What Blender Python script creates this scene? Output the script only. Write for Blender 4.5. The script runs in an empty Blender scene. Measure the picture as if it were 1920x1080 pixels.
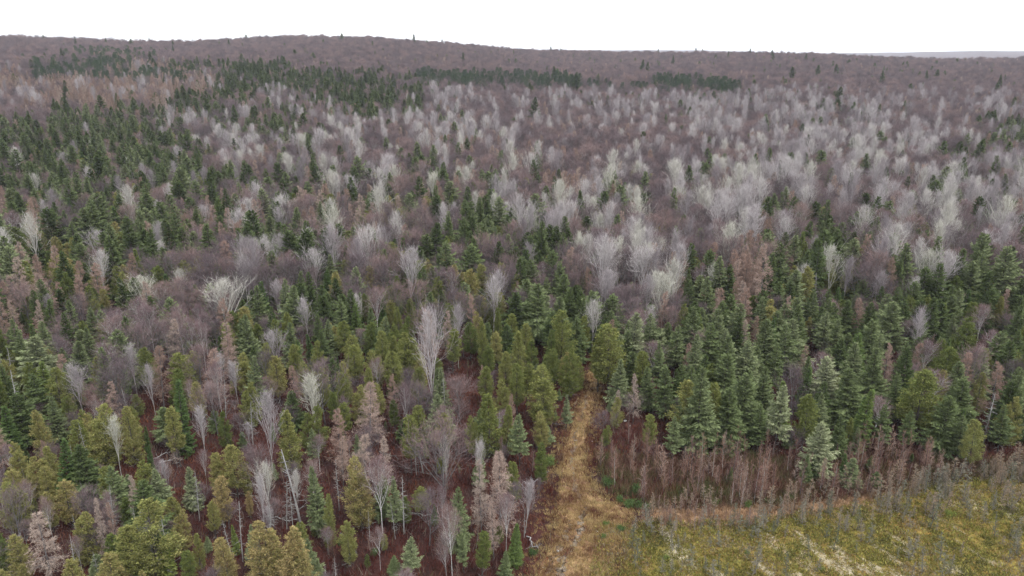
import bpy, math, random
import numpy as np

# ------------------------------------------------------------------ camera, sky, sun, exposure
SC = bpy.context.scene
COL = SC.collection
CAM_H = 55.0
FPX = 1371.0                      # focal length in pixels of a 1920 px wide picture
HORIZON = 103.0                   # picture row of the true horizon
PITCH = math.atan((540.0 - HORIZON) / FPX)

cam_d = bpy.data.cameras.new('camera')
cam_d.sensor_width = 36.0
cam_d.lens = 36.0 * FPX / 1920.0
cam_d.clip_start = 0.5
cam_d.clip_end = 40000.0
cam = bpy.data.objects.new('camera', cam_d)
COL.objects.link(cam)
cam.location = (0, 0, CAM_H)
cam.rotation_euler = (math.pi / 2 - PITCH, 0, 0)
SC.camera = cam

SUN_EL, SUN_ROT = math.radians(58), math.radians(140)
world = bpy.data.worlds.new('World')
SC.world = world
world.use_nodes = True
nt = world.node_tree
nt.nodes.clear()
w_out = nt.nodes.new('ShaderNodeOutputWorld')
w_bg = nt.nodes.new('ShaderNodeBackground')
w_bg.inputs['Strength'].default_value = 0.09
w_sky = nt.nodes.new('ShaderNodeTexSky')
w_sky.sky_type = 'NISHITA'
w_sky.sun_disc = False
w_sky.sun_elevation = SUN_EL
w_sky.sun_rotation = SUN_ROT
w_sky.air_density = 1.0
w_sky.dust_density = 2.0
w_tc = nt.nodes.new('ShaderNodeTexCoord')
w_map = nt.nodes.new('ShaderNodeMapping')
w_map.inputs['Scale'].default_value = (1.2, 1.2, 6.0)
w_noise = nt.nodes.new('ShaderNodeTexNoise')
w_noise.inputs['Scale'].default_value = 1.6
w_noise.inputs['Detail'].default_value = 5.0
w_ramp = nt.nodes.new('ShaderNodeValToRGB')          # cloud deck: almost even, faintly mottled
w_ramp.color_ramp.elements[0].position = 0.3
w_ramp.color_ramp.elements[0].color = (6.2, 6.5, 7.0, 1)
w_ramp.color_ramp.elements[1].position = 0.55
w_ramp.color_ramp.elements[1].color = (13.8, 14.1, 14.8, 1)
w_mix = nt.nodes.new('ShaderNodeMix')
w_mix.data_type = 'RGBA'
w_mix.inputs[0].default_value = 0.94                 # overcast: the cloud deck hides nearly all the blue
nt.links.new(w_tc.outputs['Generated'], w_map.inputs['Vector'])
nt.links.new(w_map.outputs[0], w_noise.inputs['Vector'])
nt.links.new(w_noise.outputs['Fac'], w_ramp.inputs[0])
nt.links.new(w_sky.outputs[0], w_mix.inputs[6])
nt.links.new(w_ramp.outputs[0], w_mix.inputs[7])
nt.links.new(w_mix.outputs[2], w_bg.inputs['Color'])
nt.links.new(w_bg.outputs[0], w_out.inputs['Surface'])

sun_d = bpy.data.lights.new('sun', 'SUN')
sun_d.energy = 1.5
sun_d.angle = math.radians(16)
sun_d.color = (1.0, 0.97, 0.93)
sun = bpy.data.objects.new('sun', sun_d)
COL.objects.link(sun)
# sun_rotation turns clockwise from +Y
sdir = np.array([math.sin(SUN_ROT) * math.cos(SUN_EL), math.cos(SUN_ROT) * math.cos(SUN_EL), math.sin(SUN_EL)])
from mathutils import Vector, Matrix
sun.rotation_euler = Vector(sdir).to_track_quat('Z', 'Y').to_euler()

SC.view_settings.view_transform = 'Standard'
SC.view_settings.look = 'None'
SC.view_settings.exposure = 0.93
SC.view_settings.gamma = 1.0
SC.view_settings.use_curve_mapping = False
SC.render.engine = 'CYCLES'
SC.cycles.max_bounces = 6
SC.cycles.diffuse_bounces = 1
SC.cycles.glossy_bounces = 1
SC.cycles.transmission_bounces = 2
SC.cycles.volume_bounces = 3
SC.cycles.use_denoising = True

RNG = np.random.default_rng(11)
random.seed(11)

# ------------------------------------------------------------------ terrain and the pixel <-> ground tools
_rx = np.array([-700, -300, 0, 150, 330, 450, 550, 700, 850, 1000, 1150, 1300, 1450, 1600, 1700, 1800, 1920, 2300])
_ry = np.array([72, 70, 68, 72, 75, 70, 66, 68, 78, 93, 98, 96, 97, 103, 107, 108, 105, 100])
_b = (540 - _ry) / FPX
_dx, _dy, _dz = (_rx - 960) / FPX, math.cos(PITCH) + _b * math.sin(PITCH), -math.sin(PITCH) + _b * math.cos(PITCH)
_raz = np.arctan2(_dx, _dy)
CREST = 1350.0
_rz = CAM_H + _dz / np.hypot(_dx, _dy) * CREST - 15.5
_sd = np.array([0, 200, 300, 400, 650, 900, 1150, 1350, 1600, 2400, 4000, 6000, 30000])
_ss = np.array([0, 0, .035, .12, .42, .68, .90, 1.0, .88, .45, .25, .2, .2])


def terrain(x, y):
    x = np.asarray(x, float); y = np.asarray(y, float)
    d = np.hypot(x, y)
    az = np.arctan2(x, np.maximum(y, 1e-3))
    z = np.interp(az, _raz, _rz) * np.interp(d, _sd, _ss)
    z = z + 0.25 * np.sin(x / 11.0 + 1.3) * np.cos(y / 14.0) * np.clip((400 - d) / 200, 0, 1)
    z = z + 2.5 * np.sin(x / 90.0) * np.cos(y / 120.0 + .7) * np.clip((d - 350) / 400, 0, 1)
    far = np.clip((d - 5000) / 2500, 0, 1) * np.clip((14000 - d) / 4000, 0, 1)
    z = z + far * (78 + 18 * np.sin(az * 9 + 1.0) + 9 * np.sin(az * 23 + d / 900))
    return z


CP, SP = math.cos(PITCH), math.sin(PITCH)


def project(p):
    p = np.asarray(p, float)
    dx, dy, dz = p[..., 0], p[..., 1], p[..., 2] - CAM_H
    depth = np.maximum(dy * CP - dz * SP, 1e-3)
    up = dy * SP + dz * CP
    return 960 + FPX * dx / depth, 540 - FPX * up / depth


_TS = 20.0 * 1.009 ** np.arange(560)


def pix_ground(u, v, h=0.0):
    """The place whose point h metres above the ground shows at picture point (u, v)."""
    a = (u - 960) / FPX; b = (540 - v) / FPX
    d = np.array([a, CP + b * SP, -SP + b * CP])
    p = _TS[:, None] * d
    gap = CAM_H + p[:, 2] - terrain(p[:, 0], p[:, 1]) - h
    i = int(np.argmax(gap <= 0)) if (gap <= 0).any() else len(_TS) - 1
    i = max(i, 1)
    f = gap[i - 1] / (gap[i - 1] - gap[i] + 1e-9)
    t = _TS[i - 1] + (_TS[i] - _TS[i - 1]) * min(max(f, 0), 1)
    return float(d[0] * t), float(d[1] * t)


def tip_to_base(u, v, vb):
    """Place and height of a tree whose tip shows at (u, v) and whose foot shows in row vb."""
    lo, hi = 0.5, 32.0
    for _ in range(14):
        h = 0.5 * (lo + hi)
        x, y = pix_ground(u, v, h)
        _, bv = project(np.array([x, y, float(terrain(x, y))]))
        if bv < vb: lo = h
        else: hi = h
    return x, y, h


def gpoly(pts):
    return np.array([pix_ground(u, v) for u, v in pts])


def inside(poly, x, y):
    x = np.asarray(x); y = np.asarray(y)
    c = np.zeros(x.shape, bool)
    n = len(poly)
    for i in range(n):
        x0, y0 = poly[i]; x1, y1 = poly[(i + 1) % n]
        cond = (y0 > y) != (y1 > y)
        xi = x0 + (y - y0) / (y1 - y0 + 1e-12) * (x1 - x0)
        c ^= cond & (x < xi)
    return c


# ------------------------------------------------------------------ materials
def mat_base(name):
    m = bpy.data.materials.new(name)
    m.use_nodes = True
    n = m.node_tree
    n.nodes.clear()
    out = n.nodes.new('ShaderNodeOutputMaterial')
    return m, n, out


def ramp(n, stops, interp='LINEAR'):
    r = n.nodes.new('ShaderNodeValToRGB')
    r.color_ramp.interpolation = interp
    el = r.color_ramp.elements
    while len(el) < len(stops):
        el.new(0.5)
    for e, (p, c) in zip(el, stops):
        e.position = p
        e.color = (*c, 1)
    return r


def math_node(n, op, a, b=None):
    m = n.nodes.new('ShaderNodeMath')
    m.operation = op
    for i, v in enumerate((a, b)):
        if v is None: continue
        if isinstance(v, (int, float)): m.inputs[i].default_value = v
        else: n.links.new(v, m.inputs[i])
    return m.outputs[0]


def plant_mat(name, stops, spread=0.25, bright=0.35, transl=0.25, noise=0.0, nscale=0.6):
    """Colour from the plant's own 'tint', wandering a little from spray to spray."""
    m, n, out = mat_base(name)
    at = n.nodes.new('ShaderNodeAttribute')
    at.attribute_type = 'INSTANCER'
    at.attribute_name = 'tint'
    geo = n.nodes.new('ShaderNodeNewGeometry')
    rnd = geo.outputs['Random Per Island']
    f = math_node(n, 'MULTIPLY', math_node(n, 'SUBTRACT', rnd, 0.5), spread)
    f = math_node(n, 'ADD', f, at.outputs['Fac'])
    if noise:
        tc = n.nodes.new('ShaderNodeTexCoord')
        nz = n.nodes.new('ShaderNodeTexNoise')
        nz.inputs['Scale'].default_value = nscale
        nz.inputs['Detail'].default_value = 3
        n.links.new(tc.outputs['Object'], nz.inputs['Vector'])
        f = math_node(n, 'ADD', f, math_node(n, 'MULTIPLY', math_node(n, 'SUBTRACT', nz.outputs['Fac'], 0.5), noise))
    r = ramp(n, stops)
    n.links.new(f, r.inputs[0])
    hsv = n.nodes.new('ShaderNodeHueSaturation')
    n.links.new(r.outputs[0], hsv.inputs['Color'])
    r2 = math_node(n, 'FRACT', math_node(n, 'MULTIPLY', rnd, 37.3))
    n.links.new(math_node(n, 'ADD', math_node(n, 'MULTIPLY', r2, 2 * bright), 1.0 - bright), hsv.inputs['Value'])
    dif = n.nodes.new('ShaderNodeBsdfDiffuse')
    n.links.new(hsv.outputs[0], dif.inputs['Color'])
    if transl:
        tr = n.nodes.new('ShaderNodeBsdfTranslucent')
        n.links.new(hsv.outputs[0], tr.inputs['Color'])
        mx = n.nodes.new('ShaderNodeMixShader')
        mx.inputs[0].default_value = transl
        n.links.new(dif.outputs[0], mx.inputs[1])
        n.links.new(tr.outputs[0], mx.inputs[2])
        n.links.new(mx.outputs[0], out.inputs['Surface'])
    else:
        n.links.new(dif.outputs[0], out.inputs['Surface'])
    return m


def bark_mat(name, c0, c1, scale=3.0, zs=0.4):
    m, n, out = mat_base(name)
    tc = n.nodes.new('ShaderNodeTexCoord')
    mp = n.nodes.new('ShaderNodeMapping')
    mp.inputs['Scale'].default_value = (scale, scale, scale * zs)
    nz = n.nodes.new('ShaderNodeTexNoise')
    nz.inputs['Scale'].default_value = 1.0
    nz.inputs['Detail'].default_value = 5
    n.links.new(tc.outputs['Object'], mp.inputs['Vector'])
    n.links.new(mp.outputs[0], nz.inputs['Vector'])
    r = ramp(n, [(0.35, c0), (0.65, c1)])
    n.links.new(nz.outputs['Fac'], r.inputs[0])
    b = n.nodes.new('ShaderNodeBsdfPrincipled')
    b.inputs['Roughness'].default_value = 0.85
    b.inputs['Specular IOR Level'].default_value = 0.2
    n.links.new(r.outputs[0], b.inputs['Base Color'])
    n.links.new(b.outputs[0], out.inputs['Surface'])
    return m


M = {}
M['cedar'] = plant_mat('cedar_foliage', [(0, (0.07683, 0.1075, 0.03557)), (.35, (0.1536, 0.1808, 0.05389)), (.7, (0.251, 0.2497, 0.08625)), (1, (0.3484, 0.2636, 0.124))], .35, .45, .25, .35, .5)
M['spruce'] = plant_mat('spruce_needles', [(0, (0.05936, 0.08232, 0.03209)), (.35, (0.1119, 0.1448, 0.05852)), (.7, (0.1712, 0.2031, 0.09911)), (1, (0.2625, 0.2799, 0.1652))], .35, .4, .15, .2, .5)
M['fir'] = plant_mat('fir_needles', [(0, (0.063, 0.105, 0.0399)), (.5, (0.1103, 0.1596, 0.0525)), (1, (0.189, 0.2258, 0.05775))], .3, .35, .2, .2, .6)
M['pine'] = plant_mat('pine_needles', [(0, (.032, .055, .028)), (.5, (.048, .078, .038)), (1, (.08, .11, .052))], .35, .35, .15)
M['larch_twig'] = plant_mat('larch_twigs', [(0, (0.2067, 0.1505, 0.1154)), (.5, (0.31, 0.2057, 0.1655)), (1, (0.372, 0.301, 0.2508))], .3, .3, .1)
M['poplar_twig'] = plant_mat('poplar_twigs', [(0, (0.2226, 0.1914, 0.2003)), (.5, (0.4452, 0.4096, 0.4051)), (1, (0.4808, 0.4719, 0.3918))], .25, .25, .1)
M['maple_twig'] = plant_mat('maple_twigs', [(0, (0.0993, 0.07476, 0.08138)), (.5, (0.1589, 0.1184, 0.1252)), (1, (0.2462, 0.1674, 0.1535))], .35, .3, .1)
M['birch_twig'] = plant_mat('birch_twigs', [(0, (0.144, 0.1008, 0.108)), (.5, (0.2016, 0.1368, 0.1404)), (1, (0.2448, 0.1728, 0.1512))], .3, .3, .1)
M['dead_twig'] = plant_mat('dead_twigs', [(0, (0.21, 0.2025, 0.195)), (1, (0.33, 0.3225, 0.3))], .3, .3, .0)
M['sapling_twig'] = plant_mat('sapling_twigs', [(0, (0.1612, 0.09633, 0.09151)), (.5, (0.2365, 0.142, 0.1011)), (1, (0.3332, 0.2636, 0.2312))], .35, .3, .1)
M['tamarack'] = plant_mat('bog_tamarack_twigs', [(0, (0.1105, 0.119, 0.07225)), (.5, (0.187, 0.1785, 0.1403)), (1, (0.255, 0.1827, 0.1275))], .35, .35, .1)
M['bark_dark'] = bark_mat('conifer_bark', (0.0385, 0.0315, 0.028), (0.098, 0.084, 0.077))
M['bark_grey'] = bark_mat('grey_bark', (0.072, 0.0648, 0.0648), (0.1656, 0.1548, 0.1512))
M['bark_pale'] = bark_mat('pale_poplar_bark', (0.208, 0.2, 0.176), (0.416, 0.4, 0.368))
M['bark_white'] = bark_mat('white_birch_bark', (0.255, 0.238, 0.2295), (0.595, 0.578, 0.5525), 4, 2.0)
M['bark_dead'] = bark_mat('weathered_wood', (0.192, 0.184, 0.176), (0.368, 0.36, 0.344))
M['stone'] = bark_mat('pale_stone', (0.36, 0.352, 0.336), (0.56, 0.552, 0.536), 4, 1)


def ground_mat(name, layers, bump=0.0, patch=None, sheen=None):
    """layers: list of (scale, stretch, lo, hi, colour) laid one over the other by noise."""
    m, n, out = mat_base(name)
    tc = n.nodes.new('ShaderNodeTexCoord')
    cur = None
    last = None
    for i, (scale, stretch, rot, lo, hi, col) in enumerate(layers):
        rgb = n.nodes.new('ShaderNodeRGB')
        rgb.outputs[0].default_value = (*col, 1)
        if cur is None:
            cur = rgb.outputs[0]
            continue
        mp = n.nodes.new('ShaderNodeMapping')
        mp.inputs['Scale'].default_value = (scale, scale * stretch, scale)
        mp.inputs['Rotation'].default_value = (0, 0, rot)
        mp.inputs['Location'].default_value = (i * 13.7, i * 7.1, 0)
        nz = n.nodes.new('ShaderNodeTexNoise')
        nz.inputs['Scale'].default_value = 1.0
        nz.inputs['Detail'].default_value = 6
        nz.inputs['Roughness'].default_value = 0.62
        n.links.new(tc.outputs['Object'], mp.inputs['Vector'])
        n.links.new(mp.outputs[0], nz.inputs['Vector'])
        r = ramp(n, [(lo, (0, 0, 0)), (hi, (1, 1, 1))])
        n.links.new(nz.outputs['Fac'], r.inputs[0])
        mx = n.nodes.new('ShaderNodeMix')
        mx.data_type = 'RGBA'
        n.links.new(r.outputs[0], mx.inputs[0])
        n.links.new(cur, mx.inputs[6])
        n.links.new(rgb.outputs[0], mx.inputs[7])
        cur = mx.outputs[2]
        last = nz
    b = n.nodes.new('ShaderNodeBsdfPrincipled')
    b.inputs['Roughness'].default_value = 0.9
    b.inputs['Specular IOR Level'].default_value = 0.15
    n.links.new(cur, b.inputs['Base Color'])
    if bump and last:
        bp = n.nodes.new('ShaderNodeBump')
        bp.inputs['Strength'].default_value = bump
        bp.inputs['Distance'].default_value = 0.3
        n.links.new(last.outputs['Fac'], bp.inputs['Height'])
        n.links.new(bp.outputs[0], b.inputs['Normal'])
    n.links.new(b.outputs[0], out.inputs['Surface'])
    return m


M['ground'] = ground_mat('forest_floor', [
    (0, 1, 0, 0, 1, (0.0312, 0.0135, 0.01215)),
    (.05, 1, 0, .42, .62, (0.051, 0.0171, 0.01305)),
    (.22, 1, 0, .5, .68, (0.0252, 0.0135, 0.01215)),
    (.9, 1, 0, .52, .72, (0.069, 0.0279, 0.0198)),
    (3.0, 1, 0, .58, .72, (0.018, 0.0099, 0.009))], .6)
M['grass_track'] = ground_mat('dry_grass', [
    (0, 1, 0, 0, 1, (0.3001, 0.2001, 0.1)),
    (.12, 1, 0, .42, .6, (0.2668, 0.1667, 0.08004)),
    (.3, 1.0, 0, .43, .56, (0.1601, 0.08271, 0.05069)),
    (1.6, 1, 0, .52, .7, (0.4002, 0.2935, 0.14)),
    (4.0, 1, 0, .55, .7, (0.1734, 0.1133, 0.06003))], .6)
M['mud'] = ground_mat('wet_gravelly_mud', [
    (0, 1, 0, 0, 1, (0.1682, 0.1355, 0.1041)),
    (.5, 1, 0, .45, .6, (0.1121, 0.08263, 0.05951)),
    (2.2, 1, 0, .5, .65, (0.2523, 0.2116, 0.1666)),
    (5, 1, 0, .55, .7, (0.07009, 0.04959, 0.03571))], .5)
M['orange_grass'] = ground_mat('rusty_sedge', [
    (0, 1, 0, 0, 1, (0.3392, 0.2023, 0.1091)),
    (.25, 1, 0, .45, .65, (0.2639, 0.1754, 0.1018)),
    (1.4, 1, 0, .5, .7, (0.4523, 0.2968, 0.1746)),
    (4, 1, 0, .55, .7, (0.1634, 0.1079, 0.07274))], .6)
M['pale_ground'] = ground_mat('bleached_grass', [
    (0, 1, 0, 0, 1, (0.3116, 0.2624, 0.1722)),
    (.5, 1, 0, .42, .6, (0.246, 0.1968, 0.0984)),
    (1.7, 1, 0, .48, .6, (0.1558, 0.123, 0.041)),
    (4, 1, 0, .5, .65, (0.41, 0.369, 0.287))], .5)
M['bog'] = ground_mat('bog_moss', [
    (0, 1, 0, 0, 1, (0.1881, 0.151, 0.03557)),
    (.10, 1, 0, .42, .6, (0.2433, 0.1454, 0.0415)),
    (.35, 1, 0, .48, .62, (0.1328, 0.1287, 0.03557)),
    (1.3, 1, 0, .5, .66, (0.2655, 0.2238, 0.05336)),
    (.16, .42, 0.6, .56, .66, (0.5089, 0.4475, 0.3438)),
    (1.1, 1, 0, .56, .7, (0.1217, 0.0951, 0.03557)),
    (3.5, 1, 0, .57, .7, (0.07744, 0.06713, 0.02963))], .7)


# ------------------------------------------------------------------ mesh tools (numpy)
def nrm(v):
    return v / np.maximum(np.linalg.norm(v, axis=-1, keepdims=True), 1e-9)


class MB:
    def __init__(self):
        self.v, self.f, self.m, self.n = [], [], [], 0

    def add(self, v, f, mat=0):
        v = np.asarray(v, np.float32).reshape(-1, 3)
        f = np.asarray(f, np.int64).reshape(-1, 3)
        if len(f) == 0: return
        self.v.append(v); self.f.append(f + self.n); self.m.append(np.full(len(f), mat, np.int32))
        self.n += len(v)

    def mesh(self, name, mats, smooth=False):
        me = bpy.data.meshes.new(name)
        v = np.concatenate(self.v); f = np.concatenate(self.f); mi = np.concatenate(self.m)
        me.vertices.add(len(v)); me.loops.add(len(f) * 3); me.polygons.add(len(f))
        me.vertices.foreach_set('co', v.ravel())
        me.loops.foreach_set('vertex_index', f.ravel().astype(np.int32))
        me.polygons.foreach_set('loop_start', np.arange(0, len(f) * 3, 3, dtype=np.int32))
        me.polygons.foreach_set('material_index', mi)
        if smooth:
            me.polygons.foreach_set('use_smooth', np.ones(len(f), bool))
        for m in mats: me.materials.append(M[m])
        me.update(calc_edges=True)
        return me


def perp(d):
    r = RNG.normal(size=d.shape)
    return nrm(np.cross(d, r))


def grow(start, d, length, K, lift=0.0, wig=0.1):
    """N curved shoots: (N, K+1, 3) points."""
    N = len(start)
    pts = np.zeros((N, K + 1, 3)); pts[:, 0] = start
    d = nrm(d.copy())
    lift = np.broadcast_to(np.asarray(lift, float), (N,))
    for k in range(K):
        d = nrm(d + np.array([0, 0, 1.0]) * (lift / K)[:, None] + RNG.normal(size=d.shape) * wig)
        pts[:, k + 1] = pts[:, k] + d * (length / K)[:, None]
    return pts


def tubes(mb, P, r0, r1, sides=4, mat=0):
    N, K1, _ = P.shape
    T = nrm(np.gradient(P, axis=1))
    ref = perp(T[:, 0])
    ref = np.repeat(ref[:, None], K1, 1)
    A = nrm(ref - T * (ref * T).sum(-1, keepdims=True)); B = np.cross(T, A)
    t = np.linspace(0, 1, K1)[None, :, None]
    R = np.asarray(r0).reshape(-1, 1, 1) * (1 - t) + np.asarray(r1).reshape(-1, 1, 1) * t
    ang = np.arange(sides) / sides * 2 * np.pi
    V = P[:, :, None] + R[:, :, None] * (A[:, :, None] * np.cos(ang)[None, None, :, None] + B[:, :, None] * np.sin(ang)[None, None, :, None])
    idx = np.arange(N * K1 * sides).reshape(N, K1, sides)
    a = idx[:, :-1]; b = idx[:, 1:]
    a2 = np.roll(a, -1, 2); b2 = np.roll(b, -1, 2)
    f = np.concatenate([np.stack([a, a2, b2], -1).reshape(-1, 3), np.stack([a, b2, b], -1).reshape(-1, 3)])
    mb.add(V, f, mat)


def ribbons(mb, P, w0, w1, mat=0):
    N, K1, _ = P.shape
    T = nrm(np.gradient(P, axis=1))
    A = perp(T[:, 0])[:, None]
    A = nrm(A - T * (A * T).sum(-1, keepdims=True))
    t = np.linspace(0, 1, K1)[None, :, None]
    W = np.asarray(w0).reshape(-1, 1, 1) * (1 - t) + np.asarray(w1).reshape(-1, 1, 1) * t
    V = np.stack([P - A * W / 2, P + A * W / 2], 2)
    idx = np.arange(N * K1 * 2).reshape(N, K1, 2)
    a, b, c, d = idx[:, :-1, 0], idx[:, :-1, 1], idx[:, 1:, 0], idx[:, 1:, 1]
    f = np.concatenate([np.stack([a, b, d], -1).reshape(-1, 3), np.stack([a, d, c], -1).reshape(-1, 3)])
    mb.add(V, f, mat)


def slivers(mb, p, d, length, width, mat=0):
    """Single tapering twig tips."""
    A = perp(nrm(d)) * (np.asarray(width) / 2).reshape(-1, 1)
    tip = p + nrm(d) * np.asarray(length).reshape(-1, 1)
    V = np.stack([p - A, p + A, tip], 1)
    mb.add(V, np.arange(len(p) * 3).reshape(-1, 3), mat)


def kites(mb, p, d, length, width, side=None, mat=0, sag=0.0):
    """Leafy sprays: a kite of two triangles folded along its rib."""
    d = nrm(d)
    if side is None: side = perp(d)
    side = nrm(side - d * (side * d).sum(-1, keepdims=True))
    up = np.cross(d, side)
    length = np.asarray(length).reshape(-1, 1); width = np.asarray(width).reshape(-1, 1)
    mid = p + d * length * 0.45
    v0 = p; v1 = mid + side * width / 2 - up * width * 0.15; v2 = mid - side * width / 2 - up * width * 0.15
    v3 = p + d * length; v3 = v3 - np.array([0, 0, 1.0]) * sag * length
    V = np.stack([v0, v1, v3, v2], 1)
    i = np.arange(len(p))[:, None] * 4
    f = np.concatenate([i + np.array([[0, 1, 2]]), i + np.array([[0, 2, 3]])])
    mb.add(V, f, mat)


def sample(P, n, t0, t1, jitter=True):
    """n points along each shoot: positions, tangents, t, parent index."""
    N, K1, _ = P.shape
    base = (np.arange(n) + 0.5) / n
    t = base[None] + (RNG.uniform(-.5, .5, (N, n)) / n if jitter else 0)
    t = t0 + (t1 - t0) * np.clip(t, 0, 1)
    s = t * (K1 - 1); k = np.minimum(s.astype(int), K1 - 2); fr = (s - k)[..., None]
    I = np.arange(N)[:, None]
    a = P[I, k]; b = P[I, k + 1]
    return (a + (b - a) * fr).reshape(-1, 3), nrm(b - a).reshape(-1, 3), t.ravel(), np.repeat(np.arange(N), n)


def fork(T, ang):
    """Directions leaving tangents T at angles ang."""
    q = perp(T)
    ang = np.asarray(ang).reshape(-1, 1)
    return T * np.cos(ang) + q * np.sin(ang)


def U(a, b, n):
    return RNG.uniform(a, b, n)


# ------------------------------------------------------------------ tree kinds: each returns (trunk mesh, crown mesh, reference height)
def trunk_mesh(name, H, r, mat, lean=0.02, top=0.02, sides=6, taper_h=1.0):
    mb = MB()
    P = grow(np.array([[0, 0, -0.5]]), np.array([[RNG.normal() * lean, RNG.normal() * lean, 1.0]]), np.array([H * taper_h + 0.5]), 9, 0.3, 0.012)
    tubes(mb, P, [r], [top], sides)
    return mb.mesh(name, [mat], True), P


def bare_tree(kind, i, H, spread, n1, t_lo, ang, n2, n3, n4, lift, limb_w, tw, bark, twig, trunk_r, limb_mat=None, l1=0.42, fine=0.55):
    tm, TP = trunk_mesh(kind + '_trunk', H, trunk_r, bark, 0.03)
    mb = MB()
    p, T, t, _ = sample(TP, n1, t_lo, 0.97)
    tt = (t - t_lo) / (1 - t_lo)
    a = ang * spread ** .7 * (1.0 - 0.25 * tt) * U(.6, 1.3, n1)
    L = (H * (1 - t) * U(.62, 1.05, n1) * l1 / .4 + .7 + H * .05) * (.75 + .25 * spread)
    P1 = grow(p, fork(T, a), L, 5, lift, 0.08)
    tubes(mb, P1, np.maximum(.018, L * limb_w), np.full(n1, .012), 3, 0)
    p, T, t, q = sample(P1, n2, .18, 1.0)
    L2 = L[q] * (0.62 - .35 * t) * U(.6, 1.25, len(p)) + .25
    P2 = grow(p, fork(T, U(.45, 1.0, len(p))), L2, 3, lift * .6, 0.1)
    ribbons(mb, P2, np.full(len(p), tw * 1.5), np.full(len(p), tw * .6), 0)
    p, T, t, q = sample(P2, n3, .15, 1.0)
    L3 = L2[q] * U(.35, .75, len(p)) + .15
    P3 = grow(p, fork(T, U(.35, .9, len(p))), L3, 2, lift * .4, 0.12)
    ribbons(mb, P3, np.full(len(p), tw), np.full(len(p), tw * .35), 1)
    p, T, t, q = sample(P3, n4, .2, 1.0)
    slivers(mb, p, fork(T, U(.3, .9, len(p))) + np.array([0, 0, .15 * lift]), U(.5, 1.1, len(p)) * fine, np.full(len(p), tw * .9), 1)
    return tm, mb.mesh(kind + '_crown', [limb_mat or bark, twig]), H


def poplar(i):
    sp = [.9, .7, 1.2, .5, .8][i % 5]
    return bare_tree('poplar', i, 17.0, sp, 19, .26, .40, 7, 5, 2, .8, .013, .046, 'bark_pale', 'poplar_twig', .17, limb_mat='poplar_twig', l1=.37, fine=.7)


def maple(i):
    sp = [1.0, 1.2, .8, 1.1, .9][i % 5]
    return bare_tree('maple', i, 13.5, sp, 19, .22, .74, 8, 5, 3, .45, .010, .037, 'bark_grey', 'maple_twig', .15, l1=.40, fine=.6)


def birch(i):
    sp = [.7, .55, .85][i % 3]
    return bare_tree('birch', i, 13.0, sp, 20, .38, .6, 7, 6, 4, .25, .010, .030, 'bark_white', 'birch_twig', .11, limb_mat='bark_white', l1=.36, fine=.6)


def larch(i):
    H = 14.0
    w = [.17, .20, .15][i % 3]
    tm, TP = trunk_mesh('larch_trunk', H, .15, 'bark_grey', .015)
    mb = MB()
    n1 = 105
    p, T, t, _ = sample(TP, n1, .22, .985)
    tt = (t - .22) / .78
    L = (H * w * (1 - tt) ** .8 * U(.6, 1.2, n1) + .25)
    az = U(0, 6.283, n1)
    d = np.stack([np.cos(az), np.sin(az), .25 * tt - .12 + RNG.normal(size=n1) * .1], 1)
    P1 = grow(p, d, L, 4, .35, .05)
    ribbons(mb, P1, np.maximum(.04, L * .03), np.full(n1, .02), 0)
    p, T, t, q = sample(P1, 11, .12, 1.0)
    L2 = L[q] * (.42 - .25 * t) * U(.6, 1.2, len(p)) + .1
    P2 = grow(p, fork(T, U(.5, 1.1, len(p))) + np.array([0, 0, -.15]), L2, 2, 0, .08)
    ribbons(mb, P2, np.full(len(p), .04), np.full(len(p), .018), 1)
    p, T, t, q = sample(P2, 4, .1, 1.0)
    slivers(mb, p, fork(T, U(.4, 1.1, len(p))), U(.2, .5, len(p)), np.full(len(p), .045), 1)
    return tm, mb.mesh('larch_crown', ['bark_grey', 'larch_twig']), H


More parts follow.
